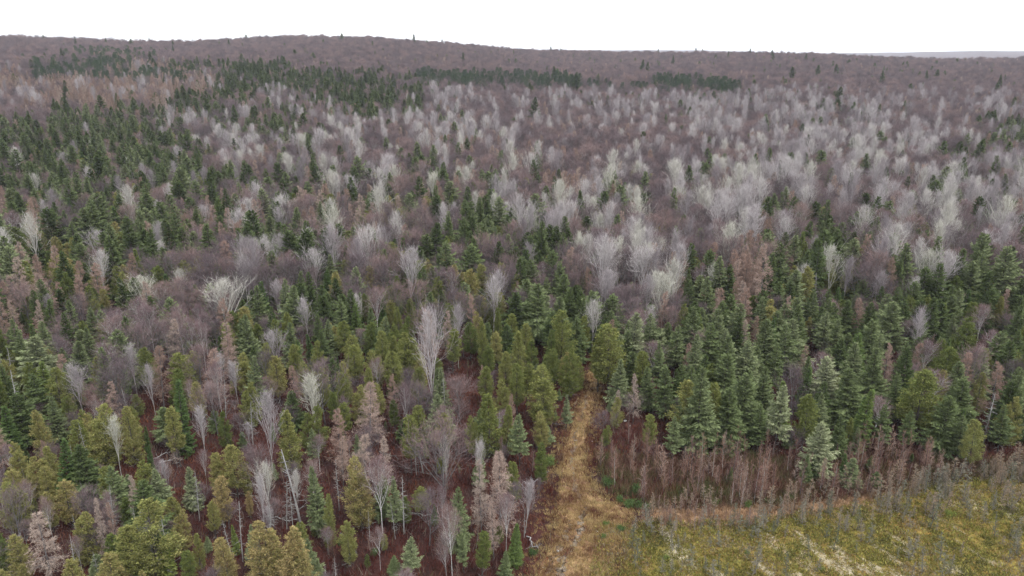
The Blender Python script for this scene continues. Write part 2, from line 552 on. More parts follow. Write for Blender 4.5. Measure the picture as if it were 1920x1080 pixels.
def bough_tree(kind, i, H, w, nb, t_lo, bark, leaf, dense=1.0, droop=.25, power=.85, shoot_w=.17, rag=.25):
    tm, TP = trunk_mesh(kind + '_trunk', H, .16, bark, .012)
    mb = MB()
    p, T, t, _ = sample(TP, nb, t_lo, .99)
    tt = (t - t_lo) / (1 - t_lo)
    env = np.minimum(1, .55 + tt * 3) * (1 - tt) ** power
    L = H * w * env * U(1 - rag, 1 + rag * .7, nb) + .22
    sector = RNG.uniform(0, 6.28)
    L *= 1 - .35 * rag * (1 + np.cos(np.arange(nb) * 2.399 - sector + 3 * tt))          # one side thinner than the other
    az = np.arange(nb) * 2.399 + RNG.normal(size=nb) * .4
    d = np.stack([np.cos(az), np.sin(az), .55 * tt ** 1.5 - droop * (1 - tt) + RNG.normal(size=nb) * .08], 1)
    P1 = grow(p, d, L, 4, .25 * (1 - tt) + .05, .05)
    ribbons(mb, P1, np.maximum(.03, L * .02), np.full(nb, .012), 0)
    m = int(13 * dense)
    p, T, t, q = sample(P1, m, .16, 1.0)
    for s in (-1, 1):
        sd = np.cross(T, np.array([0, 0, 1.0])) * s
        dd = T * .75 + nrm(sd) * U(.55, 1.0, len(p))[:, None] + np.array([0, 0, -.12]) + RNG.normal(size=T.shape) * .12
        l = L[q] * (.46 - .30 * t) * U(.7, 1.2, len(p)) + .16
        kites(mb, p, dd, l, np.clip(l * .32, .07, shoot_w * 1.2), side=T + 0 * sd, mat=1, sag=.12)
    # upright and end shoots
    p, T, t, q = sample(P1, int(5 * dense), .3, 1.0)
    kites(mb, p, T + RNG.normal(size=T.shape) * .35 + np.array([0, 0, .1]), L[q] * .16 + U(.16, .34, len(p)), np.full(len(p), shoot_w), mat=1)
    # dead limbs under the live crown
    if t_lo > .09:
        pd, Td, td, _ = sample(TP, 14, t_lo * .35, t_lo + .12)
        azd = U(0, 6.283, 14)
        Pd = grow(pd, np.stack([np.cos(azd), np.sin(azd), U(-.3, .1, 14)], 1), H * w * U(.3, .75, 14), 3, .1, .1)
        ribbons(mb, Pd, np.full(14, .045), np.full(14, .015), 2)
        p2, T2, t2, q2 = sample(Pd, 5, .3, 1)
        slivers(mb, p2, fork(T2, U(.5, 1, len(p2))), U(.2, .5, len(p2)), np.full(len(p2), .035), 2)
    # leader
    z = np.linspace(.93, 1.0, 7)[:, None] * H
    tp = TP[0, -1]
    c = np.repeat(tp[None], 14, 0) - np.array([0, 0, 1.0]) * U(0, .7, 14)[:, None]
    kites(mb, c, nrm(RNG.normal(size=(14, 3)) * .5 + np.array([0, 0, 1.1])), U(.25, .5, 14), np.full(14, .12), mat=1)
    return tm, mb.mesh(kind + '_crown', [bark, leaf, 'dead_twig']), H


def spruce(i):
    w = [.26, .32, .23, .29, .35, .25, .29][i]
    nb = [165, 190, 120, 175, 150, 105, 140][i]
    return bough_tree('spruce', i, 13.0, w, nb, [.10, .05, .25, .12, .08, .32, .18][i], 'bark_dark', 'spruce', 1.1, [.2, .3, .1, .25, .35, .15, .2][i],
                      [.85, .75, .9, 1.0, .7, .8, .62][i], .19, [.25, .3, .4, .3, .35, .5, .45][i])


def fir(i):
    return bough_tree('fir', i, 11.0, [.185, .16][i % 2], 150, .06, 'bark_dark', 'fir', 1.1, .1, .95, .15, .14)


def cedar(i):
    H = 10.5
    w = [.23, .27, .20, .25, .22, .265, .185][i]
    t_lo = [.10, .16, .06, .28, .20, .12, .34][i]
    tm, TP = trunk_mesh('cedar_trunk', H, .15, 'bark_dark', .02, taper_h=.96)
    mb = MB()
    tops = [(0, 0, 1.0)] if i not in (1, 5) else [(-.55, .2, 1.0), (.65, -.25, .86)]       # some are twin-topped
    for ox, oy, hf in tops:
        nc = 100 if len(tops) == 1 else 70
        tt = ((np.arange(nc) + .5) / nc) ** 1.1
        env = np.minimum(1, .55 + [1.6, 1.2, 2.2, 1.4, 1.0, 1.5, .9][i] * tt) * (1 - tt) ** [.62, .55, .75, .6, .5, .7, .55][i]
        az = np.arange(nc) * 2.399 + RNG.normal(size=nc) * .6
        lobe = 1 + .13 * np.sin(az * 2 + i) + .10 * np.sin(az * 3 + tt * 9)
        R = H * w * env * lobe * U(.66, 1.15, nc) * (1 if len(tops) == 1 else .8) + .12
        keep_ = U(0, 1, nc) > .07
        tt, az, R = tt[keep_], az[keep_], R[keep_]
        nc = len(tt)
        z = H * hf * (t_lo + (1 - t_lo) * tt)
        cxy = np.stack([np.interp(z, TP[0, :, 2], TP[0, :, 0]) + ox * np.minimum(1, z / 3), np.interp(z, TP[0, :, 2], TP[0, :, 1]) + oy * np.minimum(1, z / 3)], 1)
        tipc = np.stack([cxy[:, 0] + np.cos(az) * R, cxy[:, 1] + np.sin(az) * R, z], 1)
        base = np.stack([cxy[:, 0], cxy[:, 1], z - R * .5], 1)
        d = tipc - base
        L = np.linalg.norm(d, axis=1)
        P1 = grow(base, d, L, 4, .3, .05)
        ribbons(mb, P1, np.full(nc, .05), np.full(nc, .02), 0)
        m = 112
        p, T, t, q = sample(P1, m, .40, 1.1)
        out = nrm(np.stack([np.cos(az), np.sin(az), 0 * az], 1))[q]
        fat = np.minimum(1, R[q] / 1.2) * (1.25 - .7 * t)
        p = p + RNG.normal(size=p.shape) * (.07 + .19 * fat)[:, None] * np.array([1, 1, .7])
        dd = T * .6 + out * .5 + np.array([0, 0, .3]) + RNG.normal(size=p.shape) * .45
        kites(mb, p, dd, U(.15, .36, len(p)), U(.06, .125, len(p)), mat=1, sag=.2)
    nd = 16
    pd, Td, td, _ = sample(TP, nd, .08, t_lo + .2)
    azd = U(0, 6.283, nd)
    Pd = grow(pd, np.stack([np.cos(azd), np.sin(azd), U(-.2, .3, nd)], 1), H * w * U(.3, .9, nd), 3, .2, .12)
    ribbons(mb, Pd, np.full(nd, .05), np.full(nd, .02), 2)
    p2, T2, t2, q2 = sample(Pd, 5, .3, 1)
    slivers(mb, p2, fork(T2, U(.5, 1, len(p2))), U(.2, .5, len(p2)), np.full(len(p2), .035), 2)
    return tm, mb.mesh('cedar_crown', ['bark_dark', 'cedar', 'dead_twig']), H


def pine(i):
    H = 15.0
    tm, TP = trunk_mesh('pine_trunk', H, .18, 'bark_dark', .015)
    mb = MB()
    nb = 62
    p, T, t, _ = sample(TP, nb, .25, .98)
    tt = (t - .25) / .75
    L = H * [.21, .25][i % 2] * (1 - tt) ** .55 * U(.7, 1.2, nb) + .3
    az = np.arange(nb) * 2.399 + RNG.normal(size=nb) * .4
    d = np.stack([np.cos(az), np.sin(az), .1 + .5 * tt], 1)
    P1 = grow(p, d, L, 4, .25, .07)
    ribbons(mb, P1, np.full(nb, .06), np.full(nb, .02), 0)
    p, T, t, q = sample(P1, 46, .35, 1.03)
    p = p + RNG.normal(size=p.shape) * (L[q] * .11)[:, None] * np.array([1, 1, .6])
    kites(mb, p, T * .4 + RNG.normal(size=p.shape) * .6 + np.array([0, 0, .5]), U(.3, .55, len(p)), U(.1, .18, len(p)), mat=1)
    return tm, mb.mesh('pine_crown', ['bark_dark', 'pine']), H


def snag(i):
    H = 10.0
    tm, TP = trunk_mesh('snag_trunk', H, .15, 'bark_dead', .04, top=[.03, .045, .02][i % 3])
    mb = MB()
    n1 = [46, 38, 60][i % 3]
    p, T, t, _ = sample(TP, n1, .25, .97)
    L = (1.9 * (1.05 - t) + .25) * U(.35, 1.2, n1)
    az = U(0, 6.283, n1)
    P1 = grow(p, np.stack([np.cos(az), np.sin(az), U(-.35, .25, n1)], 1), L, 4, .3, .12)
    tubes(mb, P1, np.full(n1, .032), np.full(n1, .01), 3)
    p, T, t, q = sample(P1, 4, .3, 1)
    slivers(mb, p, fork(T, U(.4, 1, len(p))), L[q] * U(.2, .45, len(p)), np.full(len(p), .035), 1)
    return tm, mb.mesh('snag_crown', ['bark_dead', 'dead_twig']), H


def sapling(i):
    H = 4.5
    mbt = MB()
    P = grow(np.array([[0, 0, -.3]]), np.array([[RNG.normal() * .05, RNG.normal() * .05, 1.0]]), np.array([H + .3]), 6, .2, .025)
    tubes(mbt, P, [.045], [.012], 4)
    tm = mbt.mesh('sapling_trunk', [['bark_grey', 'bark_dark', 'bark_pale'][i % 3]], True)
    mb = MB()
    n1 = 32
    p, T, t, _ = sample(P, n1, .15, 1)
    L = H * .2 * (1.15 - t) * U(.6, 1.3, n1) + .15
    P1 = grow(p, fork(T, U(.45, .9, n1)), L, 3, .4, .1)
    ribbons(mb, P1, np.full(n1, .035), np.full(n1, .015), 0)
    p, T, t, q = sample(P1, 7, .15, 1)
    slivers(mb, p, fork(T, U(.3, .9, len(p))), L[q] * U(.3, .7, len(p)) + .1, np.full(len(p), .032), 0)
    return tm, mb.mesh('sapling_crown', ['sapling_twig']), H


def tamarack(i):
    H = 3.0
    mbt = MB()
    P = grow(np.array([[0, 0, -.2]]), np.array([[RNG.normal() * .06, RNG.normal() * .06, 1.0]]), np.array([H + .2]), 5, .2, .03)
    tubes(mbt, P, [.04], [.008], 4)
    tm = mbt.mesh('tamarack_trunk', ['bark_grey'], True)
    mb = MB()
    n1 = 44
    p, T, t, _ = sample(P, n1, .08, .99)
    L = H * [.2, .26, .16][i % 3] * (1.02 - t) ** .75 * U(.6, 1.25, n1) + .08
    az = U(0, 6.283, n1)
    P1 = grow(p, np.stack([np.cos(az), np.sin(az), .25 + RNG.normal(size=n1) * .2], 1), L, 3, .3, .08)
    ribbons(mb, P1, np.full(n1, .03), np.full(n1, .015), 0)
    p, T, t, q = sample(P1, 9, .1, 1)
    slivers(mb, p, fork(T, U(.5, 1.2, len(p))), U(.08, .22, len(p)), np.full(len(p), .045), 0)
    return tm, mb.mesh('tamarack_crown', ['tamarack']), H


def bush(i):
    mbt = MB()
    n0 = 6
    az = U(0, 6.283, n0)
    P = grow(np.zeros((n0, 3)) + np.array([0, 0, -.1]), np.stack([np.cos(az) * .6, np.sin(az) * .6, np.ones(n0)], 1), U(.7, 1.3, n0), 3, .3, .1)
    tubes(mbt, P, np.full(n0, .03), np.full(n0, .012), 4)
    tm = mbt.mesh('bush_stem', ['bark_dark'], True)
    mb = MB()
    p, T, t, q = sample(P, 190, .15, 1.2)
    p = p + RNG.normal(size=p.shape) * np.array([.28, .28, .18])
    p[:, 2] = np.maximum(p[:, 2], .03)
    kites(mb, p, T * .3 + RNG.normal(size=p.shape) * .6 + np.array([0, 0, .45]), U(.16, .32, len(p)), U(.07, .14, len(p)), mat=0)
    return tm, mb.mesh('bush_foliage', ['fir']), 1.5


KINDS = {
    # code: (builder, variants, object name, category, tint range, height range)
    'C': (cedar, 7, 'white_cedar', 'cedar', (.15, .85), (7.5, 12)),
    'S': (spruce, 7, 'spruce_tree', 'spruce', (.0, .75), (8, 16)),
    'F': (fir, 2, 'fir_tree', 'fir', (.1, .9), (7, 12)),
    'L': (larch, 3, 'larch_tree', 'larch', (.1, .9), (11, 16)),
    'P': (poplar, 5, 'poplar_tree', 'poplar', (.0, .95), (11, 18)),
    'M': (maple, 5, 'maple_tree', 'maple', (.0, 1.0), (8, 14)),
    'B': (birch, 3, 'birch_tree', 'birch', (.1, .9), (10, 14)),
    'N': (pine, 2, 'pine_tree', 'pine', (.1, .8), (13, 17)),
    'D': (snag, 3, 'dead_snag', 'dead tree', (.1, .9), (7, 12)),
    'T': (sapling, 3, 'bare_sapling', 'sapling', (.0, 1), (2.5, 5.5)),
    'K': (tamarack, 3, 'young_tamarack', 'young larch', (.0, .75), (1.2, 2.8)),
    'H': (bush, 2, 'evergreen_bush', 'bush', (.1, .8), (1.0, 1.8)),
}
PROTO = {k: [v[0](i) for i in range(v[1])] for k, v in KINDS.items()}

# ------------------------------------------------------------------ setting: ground, track, bog
def grid_mesh(name, X, Y, Z, mat):
    r, c = X.shape
    idx = np.arange(r * c).reshape(r, c)
    a, b, cc, d = idx[:-1, :-1], idx[:-1, 1:], idx[1:, 1:], idx[1:, :-1]
    f = np.concatenate([np.stack([a, b, cc], -1).reshape(-1, 3), np.stack([a, cc, d], -1).reshape(-1, 3)])
    mb = MB(); mb.add(np.stack([X, Y, Z], -1), f)
    me = mb.mesh(name, [mat], True)
    o = bpy.data.objects.new(name, me)
    COL.objects.link(o)
    return o


azs = np.concatenate([np.radians(np.arange(-180, -60, 5.0)), np.radians(np.arange(-60, 60, 0.8)), np.radians(np.arange(60, 181, 5.0))])
rad = np.concatenate([[0.5], 4.0 * 1.021 ** np.arange(0, 406)])
rad = rad[rad < 16000]
RR, AA = np.meshgrid(rad, azs, indexing='ij')
GX, GY = RR * np.sin(AA), RR * np.cos(AA)
g = grid_mesh('ground', GX, GY, np.where(GY > 0, terrain(GX, GY), np.interp(RR, [0, 200, 2000], [0, 0, 8])), 'ground')
# the faces must look up
g.data.flip_normals() if g.data.polygons[2000].normal.z < 0 else None
g['kind'] = 'structure'
g['label'] = 'rust brown forest floor under the trees, rising to the wooded hill'


def strip(name, left, right, mat, lift, nu=140, nv=18, bumps=0.05, rag=.22):
    """A sheet between two lines given as picture points, laid on the ground."""
    Lp = gpoly(left); Rp = gpoly(right)

    def res(P):
        s = np.concatenate([[0], np.cumsum(np.linalg.norm(np.diff(P, axis=0), axis=1))]); s /= s[-1]
        t = np.linspace(0, 1, nu)
        q = np.stack([np.interp(t, s, P[:, 0]), np.interp(t, s, P[:, 1])], 1)
        k = np.ones(9) / 9
        qq = q.copy()
        for c in (0, 1):
            qq[:, c] = np.convolve(np.pad(q[:, c], 4, mode='edge'), k, 'valid')
        w = RNG.normal(size=qq.shape) * rag
        return qq + w
    a, b = res(Lp), res(Rp)
    v = np.linspace(0, 1, nv)[None, :, None]
    G = a[:, None] * (1 - v) + b[:, None] * v
    X, Y = G[..., 0], G[..., 1]
    edge = np.minimum(np.minimum(v[..., 0], 1 - v[..., 0]) * 6, 1)
    Z = terrain(X, Y) + lift + np.abs(RNG.normal(size=X.shape)) * bumps * edge
    o = grid_mesh(name, X, Y, Z, mat)
    if o.data.polygons[len(o.data.polygons) // 2].normal.z < 0: o.data.flip_normals()
    o['kind'] = 'structure'
    return o, np.concatenate([a[::5], b[::-1][::5]])


track, TRACK = strip('grassy_track',
    [(1103, 695), (1096, 735), (1083, 775), (1063, 820), (1053, 870), (1054, 920), (1044, 975), (1010, 1080), (970, 1180)],
    [(1121, 695), (1118, 735), (1107, 775), (1096, 820), (1092, 870), (1102, 910), (1130, 938), (1192, 958), (1160, 1000), (1132, 1080), (1122, 1180)],
    'grass_track', .035)
track['label'] = 'golden dry grass track running from the bog into the forest'
rut, RUT = strip('muddy_rut',
    [(1093, 950), (1085, 985), (1074, 1015), (1057, 1045), (1041, 1080), (1017, 1160)],
    [(1099, 950), (1097, 985), (1087, 1015), (1069, 1045), (1053, 1080), (1031, 1160)],
    'mud', .08, 80, 6, .03, .3)
rut2, RUT2 = strip('muddy_rut',
    [(1100, 735), (1091, 775), (1077, 815), (1069, 865), (1074, 915), (1087, 945)],
    [(1104, 735), (1095, 775), (1082, 815), (1074, 865), (1080, 915), (1094, 945)],
    'mud', .10, 60, 5, .02)
rut2['label'] = 'faint worn line along the upper grassy track'
rut3, RUT3 = strip('muddy_rut',
    [(1068, 975), (1056, 1005), (1040, 1040), (1024, 1075), (1003, 1150)],
    [(1074, 975), (1062, 1005), (1046, 1040), (1031, 1075), (1011, 1150)],
    'mud', .08, 60, 5, .03, .3)
rut3['label'] = 'second fainter wheel rut in the grass'
rut['label'] = 'grey muddy rut along the grassy track'
sedge, SEDGE = strip('sedge_strip',
    [(1205, 950), (1290, 958), (1400, 950), (1500, 944), (1600, 934), (1720, 905)],
    [(1200, 984), (1290, 988), (1400, 980), (1500, 968), (1600, 954), (1720, 917)],
    'orange_grass', .045, 120, 8, .05, .5)
sedge['label'] = 'rust orange sedge path along the edge of the bog'
bog, BOG = strip('bog',
    [(1180, 1005), (1215, 978), (1330, 982), (1460, 968), (1600, 950), (1720, 914), (1800, 890), (1960, 872), (2300, 860)],
    [(1135, 1190), (1260, 1190), (1400, 1190), (1500, 1190), (1620, 1190), (1760, 1190), (1900, 1190), (2050, 1190), (2500, 1190)],
    'bog', .04, 190, 110, .08)
bog['label'] = 'yellow green moss bog with pale bare patches'
PATCH = []
for u, v, a, b in ((1510, 1012, 2.2, .8), (1527, 1033, 2.6, 1.0), (1547, 1050, 3.0, 1.1), (1573, 1070, 2.4, 1.2), (1590, 1050, 2.6, .8), (1594, 1066, 2.2, .9), (1627, 1073, 2.0, 1.0),
                   (1647, 1070, 2.4, .9), (1673, 1050, 2.2, .7), (1685, 1014, 2.6, .5), (1689, 1030, 2.0, .4), (1843, 1047, 3.0, .5), (1778, 984, 2.6, .4), (1420, 1060, 1.8, .8), (1440, 1074, 2.0, .7),
                   (1575, 1035, 1.4, .6), (1655, 1035, 1.6, .5), (1350, 1085, 2.4, .9), (1700, 1090, 3.0, 1.0), (1790, 1075, 1.8, .5), (1500, 1088, 2.4, 1.1)):
    x, y = pix_ground(u, v)
    n = 22
    th = np.arange(n) / n * 2 * np.pi
    a, b = a * .8, b * .62
    rr = 1 + .28 * np.sin(th * 3 + u) + .2 * np.sin(th * 5 + v) + RNG.normal(size=n) * .12
    ca, sa = math.cos(2.0), math.sin(2.0)
    ex, ey = np.cos(th) * a * rr, np.sin(th) * b * rr
    X = x + ex * ca - ey * sa; Y = y + ex * sa + ey * ca
    X = np.append(X, x); Y = np.append(Y, y)
    Z = terrain(X, Y) + .13
    Z[-1] += .05
    mb = MB(); mb.add(np.stack([X, Y, Z], 1), [(i, (i + 1) % n, n) for i in range(n)])
    o = bpy.data.objects.new('bare_patch', mb.mesh('bare_patch', ['pale_ground'], True)); COL.objects.link(o)
    o['kind'] = 'structure'
    o['label'] = 'pale bare patch of bleached grass on the bog'
    PATCH.append(np.stack([X[:-1], Y[:-1]], 1))
THICKET = gpoly([(1120, 850), (1250, 862), (1400, 850), (1550, 872), (1660, 838), (1780, 868), (1960, 850), (2200, 850), (2200, 880), (1960, 890), (1760, 905), (1600, 935), (1400, 950), (1230, 955), (1130, 915)])
CLEAR = [gpoly(p) for p in (
    [(160, 900), (340, 850), (520, 860), (700, 850), (860, 820), (1045, 800), (1040, 920), (1000, 1080), (960, 1190), (300, 1190), (300, 1000)],
    [(790, 800), (830, 700), (960, 715), (1090, 735), (1060, 800), (900, 850)],
    [(1095, 860), (1120, 745), (1240, 770), (1260, 850)],
    [(235, 890), (250, 790), (300, 740), (420, 770), (430, 880)])]

# ------------------------------------------------------------------ trees: those picked out one by one in the photograph
# tip column, tip row, foot row, kind, tint (0..1), width factor
PICKED = '''
67 770 862 C .75 1|95 743 835 S .55 .9|5 765 860 F .3 1.3|110 827 945 F .35 1.1|140 690 795 P .25 1|140 790 885 C .45 1|187 763 885 C .65 1.1
237 763 875 C .7 .9|328 715 855 F .3 .9|322 765 875 C .65 .9|372 767 862 P .45 .7|275 835 890 F .2 .9|258 860 955 C .5 1|290 880 965 S .75 1.2
235 890 950 S .7 1.3|275 935 1085 C .62 1.25|235 985 1100 C .6 1.1|305 1005 1085 F .95 .9|180 930 1065 L .95 .5|68 960 1100 L .95 1.2|25 1005 1100 C .75 1
65 850 940 C .75 1.1|85 838 920 C .65 1|117 900 990 C .85 1.1|85 925 1000 C .75 .9|12 905 1000 C .6 1.1|20 935 1040 M .5 .8|410 893 990 C .98 .9
433 835 935 C .7 1.1|398 852 940 C .75 .9|465 722 805 C .55 1|352 877 955 S .85 .8|418 1010 1100 C .88 1.1|437 985 1040 F .8 .9|465 922 972 C 1.1 .7
467 985 1060 S .8 .8|405 690 785 B .3 .6|535 767 885 C .6 1|550 840 990 D .7 1|582 710 828 P .95 .9|583 803 880 S .65 .8|632 765 885 L .45 1
685 715 850 L .75 1.05|670 815 870 S .7 1|495 750 900 P .3 .6|527 897 992 D .5 .7|540 905 995 D .8 .6|590 877 1005 S .6 .7|610 930 1030 C .55 .6
668 862 995 C .85 .85|710 876 1010 B .6 .8|738 893 1000 S .7 .7|767 780 890 C .45 .9|790 790 888 D .1 .9|827 800 948 M .75 .85|832 775 860 C .6 1
765 700 790 M .3 .6|820 740 832 S .75 1.25|818 690 770 S .55 .9|918 737 855 C .42 1.15|950 760 850 C .5 .9|895 835 915 S .7 .7|938 848 1015 L .8 1
902 868 1015 L 1 .8|868 1000 1075 S .6 .7|857 915 1035 S .6 .6|845 962 1092 B .8 .6|768 1007 1085 S .75 1|833 1015 1080 M .7 .7|902 998 1090 C .3 .9
948 1033 1090 S .5 1|965 985 1062 F .55 1.1|490 970 1100 C .9 1.1|540 990 1120 C .95 1.15|575 1010 1090 S .65 .8|565 1030 1120 C .85 1|625 1045 1100 D .6 1
610 1060 1110 D .7 .8|960 740 835 L .4 .6|975 775 875 S .6 .9|1020 690 800 C .55 1.25|1063 740 808 S .75 .8|985 905 1000 P .35 .8|1155 730 800 L .95 .7
1158 745 805 C .7 .9|1192 700 795 L .9 .7|1138 798 838 C .4 1.1|1220 777 855 C .5 1|1265 782 865 S .6 1|1290 715 838 C .62 1.1|1320 690 855 S .55 .95
805 600 795 P .45 .58|668 560 635 P .6 .8|713 620 710 C .5 .9|662 648 725 C .5 1.1|697 658 735 C .6 1|765 620 710 C .5 1.2|785 690 770 C .5 1
827 687 795 S .7 .8|885 550 650 L .5 .8|857 582 690 P .2 .6|933 577 650 C .35 .7|960 590 665 C .45 1|972 622 730 C .55 .9|950 660 735 C .6 .9
1007 530 650 S .5 1|1000 487 580 S .45 1.1|1033 487 580 S .4 .9|1053 515 615 S .4 .9|1053 583 700 C .42 1.1|1083 667 735 C .45 .9|1113 575 662 P .65 .9
1130 458 595 P .5 .9|1200 478 595 P .5 1|1222 582 660 P .6 .9|1145 607 738 C .5 1.25|1125 630 735 C .5 1|1190 585 715 S .9 .9|835 390 480 P .5 .8|960 437 520 S .4 .9
780 535 620 M .9 1.1|720 500 590 M .4 .9|853 440 515 S .5 1.1|1293 513 600 S .5 .9|1330 520 620 S .6 1.1|1300 575 690 S .55 1.1|1345 580 680 S .65 1.1
1363 630 740 S .5 1.1|1357 667 755 S .6 .8|1403 640 750 S .7 1.1|1330 605 720 S .4 1.2|1453 645 750 S .45 .9|1480 610 720 S .5 1.1|1440 600 700 S .55 1
1557 560 660 S .5 1|1517 595 650 C .75 .8|1523 667 760 S .4 .8|1557 670 780 S .95 1.1|1613 627 740 F .5 1.3|1667 643 750 L .6 .8|1680 567 670 S .6 1.2
1730 593 690 P .25 .8|1780 653 760 C .3 1.1|1813 593 690 C .25 1.2|1845 580 660 B .6 .9|1845 650 750 S .75 1|1880 623 720 S .55 1.2|1740 697 828 C .4 1.35
1803 680 780 S .55 1.1|1877 680 800 L .35 1|1293 643 730 L .4 .9|1440 460 605 L .7 .9|1507 453 540 C .4 .9|1780 485 590 P .5 1|1493 697 790 M .3 .8
1517 740 845 C .35 1|1547 793 893 S .9 1|1543 735 828 S .65 .9|1625 727 845 F .6 1.1|1467 720 850 S .85 .9|1810 780 868 S .55 1|1833 790 885 C .6 1
1597 785 850 C .4 .9|1610 800 855 S .7 .9|1580 780 860 S .3 .8|1865 735 835 D .7 1|1518 853 908 S .4 .8|1575 600 690 S .55 1|1640 600 700 S .5 1.1
1700 640 740 S .5 1|1600 690 800 S .45 1.2|1690 700 805 S .45 1.1|1400 700 820 S .45 1.2|1440 690 810 S .5 1|1370 730 845 S .4 1.1|1340 720 840 C .5 .8
1660 760 850 S .4 1|1710 770 850 S .35 1|1780 740 850 S .35 1.1|1890 760 850 S .4 1.1|1910 690 790 S .55 1|1430 760 850 S .35 1|1250 690 790 S .4 1
43 487 570 L .55 .9|68 490 580 L .5 .8|93 460 575 L .6 .9|173 493 595 L .5 1.2|20 560 650 L .7 .9|65 563 650 L .85 .8|117 597 660 M .6 1
180 443 515 P .35 1.1|300 463 540 P .7 1|273 527 610 P 1 1.1|337 513 590 P .8 .9|370 533 615 S .5 .9|410 537 645 P .8 1.2|413 467 545 S .4 1.1
553 440 530 S .5 1.1|473 460 555 P .6 .9|507 463 550 P .6 .9|460 380 455 P .6 1.1|523 375 455 P .6 1|493 527 625 F .2 .9|513 587 650 F .2 .9
560 510 600 S .55 .9|530 530 600 B .7 .9|573 567 645 P .35 1|457 597 690 S .5 1.1|537 587 660 C .45 1.1|333 663 755 C .5 1.35|307 610 680 B .5 .7
335 595 690 B .7 .8|353 605 695 B .6 .8|375 612 700 B .5 .7|187 600 675 C .35 1|150 603 680 C .35 1.1|50 630 745 S .8 1.3|73 680 770 F .75 1.3
143 640 725 S .55 1|205 650 745 B .2 1|243 655 745 P .3 .9|180 670 750 C .5 1|410 670 745 P .45 .7|437 680 760 P .4 .8|510 630 710 P .25 .9
548 645 730 C .5 1|570 680 750 C .55 1|593 640 715 C .5 1|612 600 680 S .6 1|243 375 450 L .7 .8|345 370 440 L .6 .9|385 365 440 L .6 .9
30 740 840 S .2 1.3|60 700 800 S .3 1.2|100 690 790 C .5 1|640 560 650 S .5 .9|690 690 770 C .55 1|735 660 750 C .5 1|600 690 775 C .55 1.1
640 700 780 C .5 1|500 660 740 C .6 .9|270 800 850 F .3 .8|30 830 920 C .7 1|150 960 1060 C .7 1.1|200 1040 1130 C .8 1.2|130 1050 1140 C .75 1
330 960 1040 C .8 .9|365 1000 1070 C .6 .7|395 940 1010 C .7 .8|520 1030 1110 C .85 1|885 780 860 C .5 .7|1010 900 935 M .6 .6|735 700 790 L .5 .8
1175 620 720 S .5 .8|1240 640 740 S .5 .9|1270 610 710 S .55 .9|990 560 640 S .4 .9|1090 560 650 S .45 .8|905 600 690 C .5 .7|745 575 640 C .45 .8
'''
trees = []      # dict(kind, x, y, h, tint, w, picked)
for tok in PICKED.replace('\n', '|').split('|'):
    if not tok.strip(): continue
    u, v, vb, k, tint, w = tok.split()
    x, y, h = tip_to_base(float(u), float(v), float(vb))
    trees.append(dict(k=k, x=x, y=y, h=h, tint=float(tint), w=float(w), picked=True))

# ------------------------------------------------------------------ the mixed wood between them, by a chart of what grows where
CHART = [
    (60,  'MMMMMMMMMMMMMMMMMMMMMMMM'),
    (85,  'MMMMMMMMMMMMMMMMMMMMMMMM'),
    (110, 'MMNMMMMMMMMMMMMMMMMMMMMM'),
    (128, 'MNNLSSSMMMMMMMMMMMMMMMMM'),
    (145, 'LLLNLSSSSMMMMMMMMMMMMMMM'),
    (165, 'LLLLLSSSSSMMMMMMMPMMMMMM'),
    (190, 'MLLLSSPSSSPMMPPPPPPPMMMM'),
    (215, 'MSSSSPSPSSPMMMPPPPPPPMMP'),
    (240, 'SSSSPSSPPPPPMMMMPPPPPMMS'),
    (270, 'SSSSSPSPPMLPMMMMPMPPPPMS'),
    (300, 'SSSSSPPPPPPMLMMMMPPPPPSM'),
    (330, 'SSSSSPPPPPPPMMPMPPPPPPPP'),
    (360, 'SSSSSPSPPPPPPLPMPPPPMPPP'),
    (400, 'LSSCSLPLPPSPPPPMPPPMPPPP'),
    (440, 'CSSSLPSPPMSSPPPMMPMSPPPP'),
    (480, 'LCSSMPSPMMSMSMPMMLSSPPPP'),
    (520, 'LLCMMPPSMMCMSMPPSLSSPPSS'),
    (560, 'LSSMMPSSMCMMSSPPSLSSSSSS'),
    (600, 'SSMMBMSSCCLCSCPPSSSSSSSS'),
    (650, 'CSSMMPSCCCPCCCPSSSSSSSSS'),
    (700, 'SCMMCMSCCLLCCCCSSSSSSSCS'),
    (750, 'SSCCSMCCLCMSCCCCCSSSSCSS'),
    (820, 'CCCCCMPLLCMLCCCCCSSCSCCS'),
    (900, 'CCSCCMCMCMLLLCCCTTTTTTTT'),
    (1000, 'CCCCCCCMCCLLTTTTTTTTTTTT')]
C_ROWS = np.array([c[0] for c in CHART])
NOISE_MIX = {'M': 'MMMMPPL', 'P': 'PPPMMML', 'S': 'SSSSCMM', 'C': 'CCCSMPC', 'L': 'LLLMMPS', 'N': 'NNNS', 'B': 'BBMC', 'T': 'TT'}


